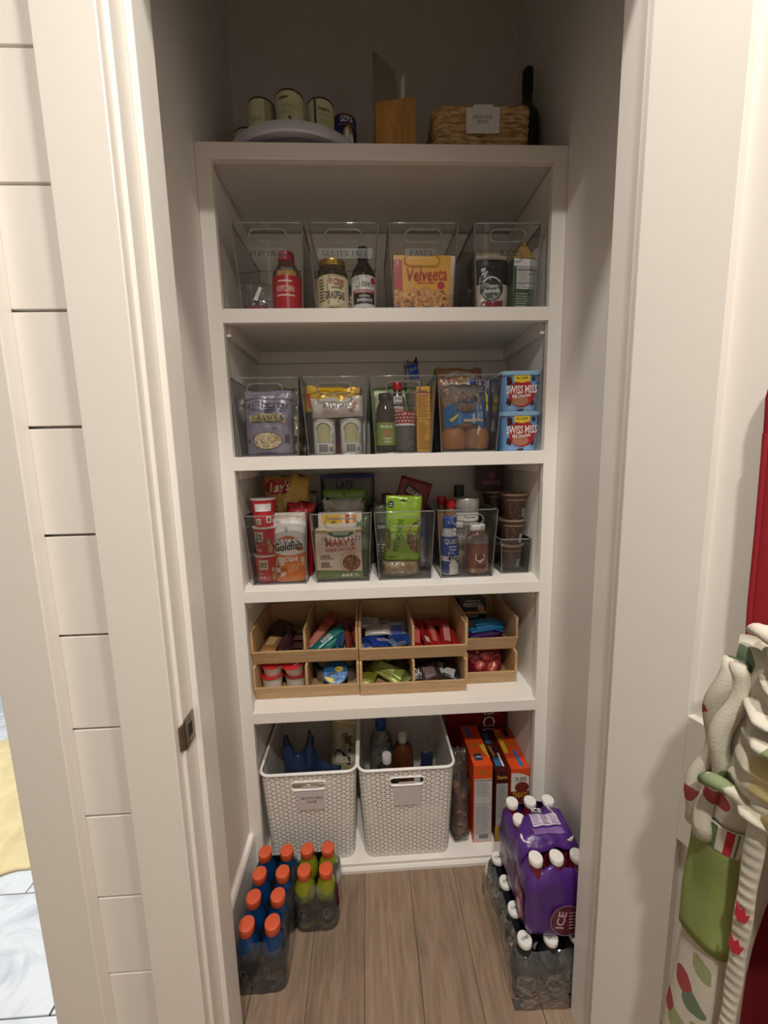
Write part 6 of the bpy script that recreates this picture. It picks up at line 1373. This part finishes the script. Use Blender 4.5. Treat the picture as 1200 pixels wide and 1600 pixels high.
film_sleeve('shrink_wrap', 'clear torn shrink wrap around the blue sports drinks', -0.3790, -0.153, 0.134, 0.254, ZF, 3)
t = film_sleeve('shrink_wrap', 'clear shrink wrap around the four yellow green drinks', -0.2520, -0.090, 0.128, 0.130, ZF, 5)
part(t, 'red_tape', MB().surf(4, 10, lambda u, v: (0.0665+0.001*math.sin(v*6), -0.058+0.018*u, 0.060+0.072*v)), gloss((206, 40, 44)), smooth=60, solid=0.0006)
deco(t, 'lettering', D().text('8 PACK 20', 0.096, -0.049, 0.010, width=0.062), WHITE, lambda x, y, l: (0.0680, y, x))
# case of dark protein drinks
def core_bottle():
    t = thing('protein_drink', '-', 'bottle', (0, 0, 0))
    part(t, 'bottle_body', MB().lathe([(0.026, 0.001), (0.029, 0.0), (0.0320, 0.006), (0.0322, 0.085), (0.0300, 0.108), (0.0200, 0.130), (0.0160, 0.138), (0.0155, 0.142)], 26), M((30, 32, 36), 0.18, 0.1), smooth=60)
    part(t, 'cap', MB().lathe([(0.0172, 0.144), (0.0176, 0.145), (0.0176, 0.154), (0.0166, 0.1560), (0.001, 0.1560)], 26), M((232, 230, 226), 0.4), smooth=35)
    deco(t, 'cap_print', D().text('CORE', 0, 0.000, 0.006, width=0.020, rot=0.4), INK, flat_top(0.1560), 0.0002)
    w = wrap(0.0322)
    deco(t, 'label', D().ell(0.0, 0.066, 0.024, 0.026, 22), M((206, 206, 206), 0.4), w, 0.0006)
    deco(t, 'lettering', D().text('CORE', 0.0, 0.073, 0.011, width=0.032).text('POWER', 0.0, 0.059, 0.011, width=0.036), WHITE if False else INK, w, 0.0012)
    return t
CB = core_bottle()
coln = ('beside the open floor', 'in the middle file', 'against the right wall')
for r, y in enumerate((-0.3140, -0.2480, -0.1820, -0.1160)):
    for c, x in enumerate((0.2850, 0.3505, 0.4160)):
        o = copy_tree(CB); o.location = (x, y, 0.003); o.rotation_euler = (0, 0, rnd.uniform(-0.4, 0.2))
        tag(o, 'dark protein drink with white cap, %s, %s' % (rowsn[r], coln[c]), 'bottle', 'case of dark protein drinks')
for k in list(CB.children): bpy.data.objects.remove(k)
bpy.data.objects.remove(CB)
t = thing('drink_tray', 'low cardboard tray under the case of dark protein drinks', 'tray', (0.3505, -0.215, 0))
part(t, 'tray_base', MB().box(-0.100, 0.100, -0.134, 0.134, 0.0, 0.002), M((150, 120, 100), 0.7))
for a in ((-0.100, -0.098, -0.134, 0.134), (0.098, 0.100, -0.134, 0.134), (-0.098, 0.098, -0.134, -0.132), (-0.098, 0.098, 0.132, 0.134)):
    part(t, 'tray_side', MB().box(a[0], a[1], a[2], a[3], 0.002, 0.036), M((132, 112, 104), 0.7, 0.1))
fn = flat_front(-0.134)
deco(t, 'print', D().rect(-0.098, 0.0, 0.003, 0.034), M((96, 98, 100), 0.5), fn)
deco(t, 'logo', D().ell(-0.066, 0.019, 0.018, 0.014, 20), paper((170, 170, 170)), fn, 0.0002)
deco(t, 'lettering', D().text('CORE', -0.066, 0.023, 0.007, width=0.022).text('POWER', -0.066, 0.014, 0.007, width=0.026), INK, fn, 0.0004)
deco(t, 'lettering', D().text('42g', -0.022, 0.019, 0.012), paper((170, 170, 170)), fn, 0.0002)
film_sleeve('shrink_wrap', 'hazy torn shrink wrap around the case of dark protein drinks', 0.3505, -0.215, 0.202, 0.272, [(0.004, -0.002), (0.03, -0.003), (0.06, -0.002), (0.09, -0.002), (0.112, 0.006), (0.128, 0.022), (0.138, 0.046)], 9, see_through('hazy_film', (0.94, 0.95, 0.96), 0.06, 0.10, 1.5, boost=2.4, wrinkle=1.6, wscale=34))

# purple pack on top of the case
PB, PX, PY = 0.1660, 0.3680, -0.2140
def spark():
    t = thing('sparkling_drink', '-', 'bottle', (0, 0, 0))
    part(t, 'bottle_body', MB().lathe([(0.020, 0.0), (0.0250, 0.005), (0.0255, 0.120), (0.0235, 0.145), (0.0165, 0.170), (0.0145, 0.185)], 22), M((110, 30, 40), 0.12, 0.2, 30), smooth=60)
    part(t, 'cap', MB().lathe([(0.0165, 0.183), (0.0170, 0.184), (0.0170, 0.194), (0.0160, 0.1965), (0.001, 0.1965)], 22), M((236, 232, 228), 0.4), smooth=35)
    return t
SP = spark()
for r in range(4):
    for c in range(3):
        o = copy_tree(SP); o.location = (PX+(c-1)*0.0520, PY+(r-1.5)*0.0522, PB)
        tag(o, 'red sparkling drink with white cap in the purple pack, %s, %s' % (rowsn[r], coln[c].replace('beside the open floor', 'left file')), 'bottle', 'purple pack of sparkling drinks')
for k in list(SP.children): bpy.data.objects.remove(k)
bpy.data.objects.remove(SP)
PUR = M((78, 38, 120), 0.32, 0.12, 14, 0.8, 0.0, 0.6, None, 0.2, 0.0, 26.0)
t = thing('purple_wrap', 'purple printed shrink wrap around the sparkling drinks', 'shrink wrap', (PX, PY, PB))
W2, D2 = 0.162, 0.216; mb = MB(); rings = []
for z, ins in ((0.001, 0.012), (0.012, 0.002), (0.03, 0.0), (0.05, 0.0), (0.07, 0.0), (0.09, 0.0), (0.11, 0.0), (0.136, 0.000), (0.156, 0.008), (0.170, 0.022), (0.176, 0.034)):
    out = []
    base = rrect(W2-ins, D2-ins, 0.026, z, 0, 0, 5); m = len(base)
    for i in range(m):
        a, b = Vector(base[i]), Vector(base[(i+1) % m]); ns = 10 if i % 6 == 5 else 1
        for j in range(ns):
            p = a.lerp(b, j/ns); q = Vector((p.x, p.y, 0)).normalized()
            zz = z+(0.014*noise.noise(Vector((p.x*30, p.y*30, 4))) if z > 0.15 else 0)
            out.append(tuple(Vector((p.x, p.y, zz))+q*(0.006*noise.noise(Vector((p.x*24, p.y*24, z*20)))+0.003*noise.noise(Vector((p.x*60, p.y*60, z*50))))))
    rings.append(out)
mb.loft(rings, False, False); sl = part(t, 'sleeve', mb, PUR, smooth=180, solid=0.0008)
path = [(-0.0815, 0.120), (-0.081, 0.160), (-0.076, 0.188), (-0.060, 0.2015), (-0.02, 0.2055), (0.01, 0.2065), (0.045, 0.2040), (0.066, 0.198), (0.078, 0.175), (0.0815, 0.120)]
def band(u, v):
    k = u*(len(path)-1); i = min(int(k), len(path)-2); f = k-i
    x = path[i][0]+(path[i+1][0]-path[i][0])*f; z = path[i][1]+(path[i+1][1]-path[i][1])*f
    e = 0.5-abs(v-0.5); kx = max(0.0, v-0.45)/0.55
    x = x if x > 0.08 else x+(0.08-x)*0.32*kx*(1 if u < 0.9 else 0)
    y = -0.056+0.112*v+0.028*(u-0.4)*v+0.008*noise.noise(Vector((u*6, v*3, 2)))
    return (x, y, z+0.006*noise.noise(Vector((x*40, y*40, 7)))-0.020*max(0, 0.18-e)/0.18)
bd = part(t, 'top_band', MB().surf(36, 16, band), PUR, smooth=180, solid=0.0008)
bt = lambda x, y, l: (x, y, (lambda xx: next((a[1]+(b[1]-a[1])*(xx-a[0])/(b[0]-a[0]) for a, b in zip(path[:-1], path[1:]) if a[0] <= xx <= b[0] and b[0] > a[0]), 0.15))(x)+0.006*noise.noise(Vector((x*40, y*40, 7)))+0.003+l)
deco(bd, 'nutrition_panel', D().rect(-0.028, 0.046, -0.010, 0.022, 14, 6), paper((206, 196, 214)), bt)
deco(bd, 'lettering', D().lines(-0.026, -0.004, -0.008, 0.020, 6, .3).lines(0.0, 0.020, -0.008, 0.020, 6, .3).lines(0.024, 0.044, -0.008, 0.020, 6, .3), paper((110, 84, 130)), bt, 0.0008)
deco(bd, 'pale_print', D().rect(-0.036, 0.044, -0.034, -0.016, 14, 4), paper((130, 96, 160)), bt)
deco(bd, 'lettering', D().text('ICE', -0.002, 0.036, 0.013, rot=-0.2), WHITE, bt, 0.0008)
deco(bd, 'lettering', D().text('SPARKLING', 0.036, 0.034, 0.007, rot=-1.3, width=0.036), WHITE, bt, 0.0008)
fs = lambda x, z, l: (x, -D2/2-0.0040-l, z)
deco(sl, 'window', D().poly(rr2(0.072, 0.078, 0.02, 0.014, 0.052)), gloss((96, 40, 50)), fs)
deco(sl, 'window_edge', D().ring(0.014, 0.052, 0.041, 0.044, 0.003), paper((150, 110, 140)), fs, 0.0006)
deco(sl, 'lettering', D().text('ICE', 0.0, 0.054, 0.020, rot=1.4, width=0.05).lines(0.020, 0.040, 0.026, 0.078, 6, .3), paper((206, 170, 180)), fs, 0.0008)
sd = lambda y, z, l: (-W2/2-0.0040-l, y, z)
deco(sl, 'side_panel', D().rect(-0.086, -0.048, 0.020, 0.104, 4, 8), gloss((150, 34, 48)), sd)
deco(sl, 'lettering', D().text('ICE', -0.066, 0.084, 0.016).ell(-0.066, 0.05, 0.012, 0.014, 14).lines(-0.03, 0.06, 0.03, 0.12, 7, .18), paper((206, 190, 214)), sd, 0.0006)
# ================================================================ aprons on the door (door frame: x along the door, -y towards the room)
def floral_mat():
    m, N, L = new_mat('floral_cotton')
    out = N.new('ShaderNodeOutputMaterial'); b = N.new('ShaderNodeBsdfPrincipled'); b.inputs['Roughness'].default_value = 0.85
    tc = N.new('ShaderNodeTexCoord'); nz = N.new('ShaderNodeTexNoise'); nz.inputs['Scale'].default_value = 14; nz.inputs['Detail'].default_value = 2
    mx0 = N.new('ShaderNodeVectorMath'); mx0.operation = 'MULTIPLY_ADD'; mx0.inputs[1].default_value = (0.05, 0.05, 0.05)
    L.new(tc.outputs['Object'], nz.inputs['Vector']); L.new(nz.outputs['Color'], mx0.inputs[0]); L.new(tc.outputs['Object'], mx0.inputs[2])
    v = N.new('ShaderNodeTexVoronoi'); v.inputs['Scale'].default_value = 27; L.new(mx0.outputs[0], v.inputs['Vector'])
    sp = N.new('ShaderNodeSeparateColor'); L.new(v.outputs['Color'], sp.inputs[0])
    cr = N.new('ShaderNodeValToRGB'); cr.color_ramp.interpolation = 'CONSTANT'; e = cr.color_ramp.elements
    cols = [(122, 134, 98), (200, 194, 178), (150, 154, 108), (200, 194, 178), (156, 66, 68), (196, 180, 128), (104, 120, 96), (200, 194, 178)]
    while len(e) < len(cols): e.new(0.5)
    for i, c in enumerate(cols): e[i].position = i/len(cols); e[i].color = rgb(c)
    L.new(sp.outputs[1], cr.inputs[0])
    lt = N.new('ShaderNodeMath'); lt.operation = 'LESS_THAN'; lt.inputs[1].default_value = 0.43; L.new(v.outputs['Distance'], lt.inputs[0])
    mx = N.new('ShaderNodeMix'); mx.data_type = 'RGBA'; mx.inputs[6].default_value = rgb((200, 194, 178)); L.new(lt.outputs[0], mx.inputs[0]); L.new(cr.outputs[0], mx.inputs[7])
    n2 = N.new('ShaderNodeTexNoise'); n2.inputs['Scale'].default_value = 400; L.new(tc.outputs['Object'], n2.inputs['Vector'])
    bp = N.new('ShaderNodeBump'); bp.inputs['Strength'].default_value = 0.25; bp.inputs['Distance'].default_value = 0.002; L.new(n2.outputs['Fac'], bp.inputs['Height'])
    L.new(bp.outputs[0], b.inputs['Normal']); L.new(mx.outputs[2], b.inputs['Base Color']); L.new(b.outputs[0], out.inputs[0]); return m
FLORAL = floral_mat()
REDC = M((150, 20, 34), 0.85, 0.08, 60, 0.08, bscale=900.0)
def interp(tab, z):
    tab = sorted(tab)
    if z <= tab[0][0]: return tab[0][1]
    for (a, p), (b, q) in zip(tab[:-1], tab[1:]):
        if z <= b: return p+(q-p)*(z-a)/(b-a)
    return tab[-1][1]
RL_ = [(0.25, 0.218), (0.53, 0.222), (0.77, 0.228), (0.87, 0.226), (1.0, 0.205), (1.137, 0.197), (1.24, 0.196), (1.343, 0.194), (1.415, 0.191), (1.45, 0.205)]
ra = thing('red_apron', 'plain red cotton apron hanging on the open pantry door', 'apron', (DS[0], DS[1], 0), DR)
def redsheet(u, v):
    z = 0.25+1.20*v; xl = interp(RL_, z); x = xl+(0.56-xl)*u
    k = min(1, u*4)
    y = -0.012-0.010*math.sin(x*46+z*1.5)*k-0.012*math.sin(x*19+0.6)*k-0.020*(1-v)*k-0.006*k
    return (x, min(-0.004, y), z)
part(ra, 'cloth', MB().surf(60, 50, redsheet), REDC, smooth=180, solid=0.0025)
part(ra, 'hem', MB().tube([(interp(RL_, 0.25+1.2*k/40)+0.004, -0.016, 0.25+1.2*k/40) for k in range(38)], 0.0032, 6, False, 0.7), REDC, smooth=60)
part(ra, 'neck_strap', MB().tube([(0.215, -0.016, 1.44), (0.29, -0.024, 1.55), (0.372, -0.034, 1.628), (0.398, -0.034, 1.628), (0.46, -0.024, 1.55), (0.54, -0.018, 1.44)], 0.008, 8, False, 0.35), REDC, smooth=60)

fa = thing('floral_apron', 'cream floral apron with green pocket, bunched over the red apron', 'apron', (DS[0], DS[1], 0), DR)
FL = [(0.28, 0.170), (0.458, 0.176), (0.616, 0.188), (0.689, 0.193), (0.76, 0.192), (0.828, 0.196), (0.954, 0.198), (0.987, 0.205), (1.045, 0.214), (1.14, 0.220)]
FW = [(0.28, 0.064), (0.5, 0.060), (0.7, 0.056), (0.85, 0.056), (0.96, 0.066), (1.05, 0.074), (1.14, 0.070)]
def lobed(z, grow=1.0, a0=0, a1=360, n=56):
    xl, w = interp(FL, z), interp(FW, z); cx, cy = xl+w/2, -0.056; out = []
    for k in range(n+(0 if a1-a0 == 360 else 1)):
        a = math.radians(a0+(a1-a0)*k/n)
        r = 1+0.10*math.cos(3*a+z*3)+0.13*math.cos(7*a-z*2+0.5)*(0.5+0.5*math.sin(a))
        out.append((cx+w/2*grow*r*math.cos(a), cy+0.030*grow*r*math.sin(a), z))
    return out
mb = MB(); mb.loft([lobed(0.28+0.84*k/40) for k in range(41)]); part(fa, 'skirt', mb, FLORAL, smooth=180)
# second fold behind, reaching towards the camera side
def fold(cx0, cx1, cy, r, z0, z1, sd):
    return MB().tube([(cx0+(cx1-cx0)*k/16+0.004*math.sin(k*0.9+sd), cy+0.004*math.sin(k*0.7+sd*2), z0+(z1-z0)*k/16) for k in range(17)], lambda u: r*(1+0.12*math.sin(u*9+sd)), 12)
part(fa, 'fold', fold(0.196, 0.222, -0.082, 0.0095, 0.86, 1.10, 1.0), FLORAL, smooth=180)
part(fa, 'fold', fold(0.214, 0.236, -0.086, 0.0100, 0.86, 1.10, 2.2), FLORAL, smooth=180)
part(fa, 'fold', fold(0.222, 0.262, -0.050, 0.016, 0.30, 1.05, 3.1), M((176, 168, 150), 0.9, 0.1), smooth=180)
GRP = M((138, 152, 84), 0.9, 0.12, 30, 0.12, bscale=500.0)
def cuff(z0, z1, grow, mat, nm, tilt=0.022):
    m2 = MB(); rows_ = []
    for k in range(13):
        rg = lobed(z0+(z1-z0)*k/12, grow, 170, 372, 36); c = sum(p[0] for p in rg)/len(rg)
        rows_.append([(x, y, z+tilt*(x-c)/0.03) for x, y, z in rg])
    n = len(rows_[0]); v = [p for r in rows_ for p in r]
    m2.add(v, [(j*n+i, j*n+i+1, (j+1)*n+i+1, (j+1)*n+i) for j in range(12) for i in range(n-1)])
    return part(fa, nm, m2, mat, smooth=180, solid=0.002)
cuff(0.700, 0.858, 1.10, GRP, 'pocket', 0.006)
cuff(0.852, 0.888, 1.12, M((210, 204, 188), 0.9, 0.05), 'pocket_trim', 0.006)
def trimstrip(a0, a1, mat, nm):
    m2 = MB(); rows_ = []
    for k in range(5):
        rg = lobed(0.853+0.034*k/4, 1.16, a0, a1, 4); c = interp(FL, 0.87)+interp(FW, 0.87)/2
        rows_.append([(x, y, z+0.006*(x-c)/0.03) for x, y, z in rg])
    n = 5; m2.add([p for r in rows_ for p in r], [(j*n+i, j*n+i+1, (j+1)*n+i+1, (j+1)*n+i) for j in range(4) for i in range(n-1)]); part(fa, nm, m2, mat, smooth=180)
trimstrip(262, 280, M((96, 120, 76), 0.9), 'trim_stripe'); trimstrip(294, 306, M((176, 40, 48), 0.9), 'trim_stripe'); trimstrip(310, 360, M((104, 128, 80), 0.9), 'trim_stripe')
# gathered strap
sm = MB()
def strap(u, v):
    a = 2*PI*u; wd = 0.0068+0.003*v; rip = 0.0012*math.sin(v*260+math.cos(a)*2)
    return (0.250+0.026*v+wd*math.cos(a)*(1+0.06*math.sin(v*40)), -0.092+0.008*math.sin(v*5)+(0.0035+rip)*math.sin(a), 0.40+0.60*v+0.006*math.cos(a))
sm.surf(14, 200, strap); part(fa, 'gathered_strap', sm, M((206, 200, 184), 0.9, 0.06), smooth=180)
for zz, xx in ((0.812, 0.2680), (0.766, 0.2660)):
    part(fa, 'tulip_print', MB().prism([(-0.006, 0.010), (-0.002, 0.004), (0.001, 0.011), (0.004, 0.004), (0.007, 0.009), (0.006, -0.006), (0.0, -0.012), (-0.005, -0.006)], -0.0012, 0.0, 'y'), M((186, 40, 54), 0.9), loc=(xx, -0.0995, zz), rot=(0, 0.15, 0))
# cloth gathered and bunched at the waist: one crumpled sheet in horizontal folds
def gather(u, v):
    z = 0.925+0.225*v; xl = interp(FL, z)+0.030+0.010*noise.noise(Vector((z*40, 3.3, 0)))+0.006*noise.noise(Vector((z*95, 1.3, 0)))
    x = xl+(0.40-xl)*u
    n1 = noise.noise(Vector((x*9, z*14, 2.0))); w = z*150+9*n1+14*(x-0.25)
    fold_ = (abs(math.sin(w*0.5))**0.7)*0.020+0.008*math.sin(w*1.3+2)+0.012*noise.noise(Vector((x*24, z*50, 5)))
    e = min(1, u*6)
    return (x, -0.050-(0.030+fold_)*(0.25+0.75*e**0.6)-0.012*math.sin(v*PI), z+0.008*noise.noise(Vector((x*22, z*22, 8)))*e+0.02*(x-0.25))
part(fa, 'gathers', MB().surf(70, 90, gather), FLORAL, smooth=180, solid=0.002)
part(fa, 'rolled_edge', MB().tube([(0.240+0.13*k/24, -0.082-0.014*math.sin(k*0.5), 1.140+0.010*math.sin(k*0.6)) for k in range(25)], lambda u: 0.013*(0.4+0.6*min(1, u*4))*(1+0.25*math.sin(u*17)), 12, False, 0.7), FLORAL, smooth=180)
part(fa, 'rolled_edge', MB().tube([(0.216+0.10*k/24, -0.098-0.010*math.sin(k*0.4), 0.938+0.014*math.sin(k*0.35)+0.02*k/24) for k in range(25)], lambda u: 0.012*(0.5+0.5*min(1, u*4))*(1+0.2*math.sin(u*15)), 12, False, 0.8), FLORAL, smooth=180)
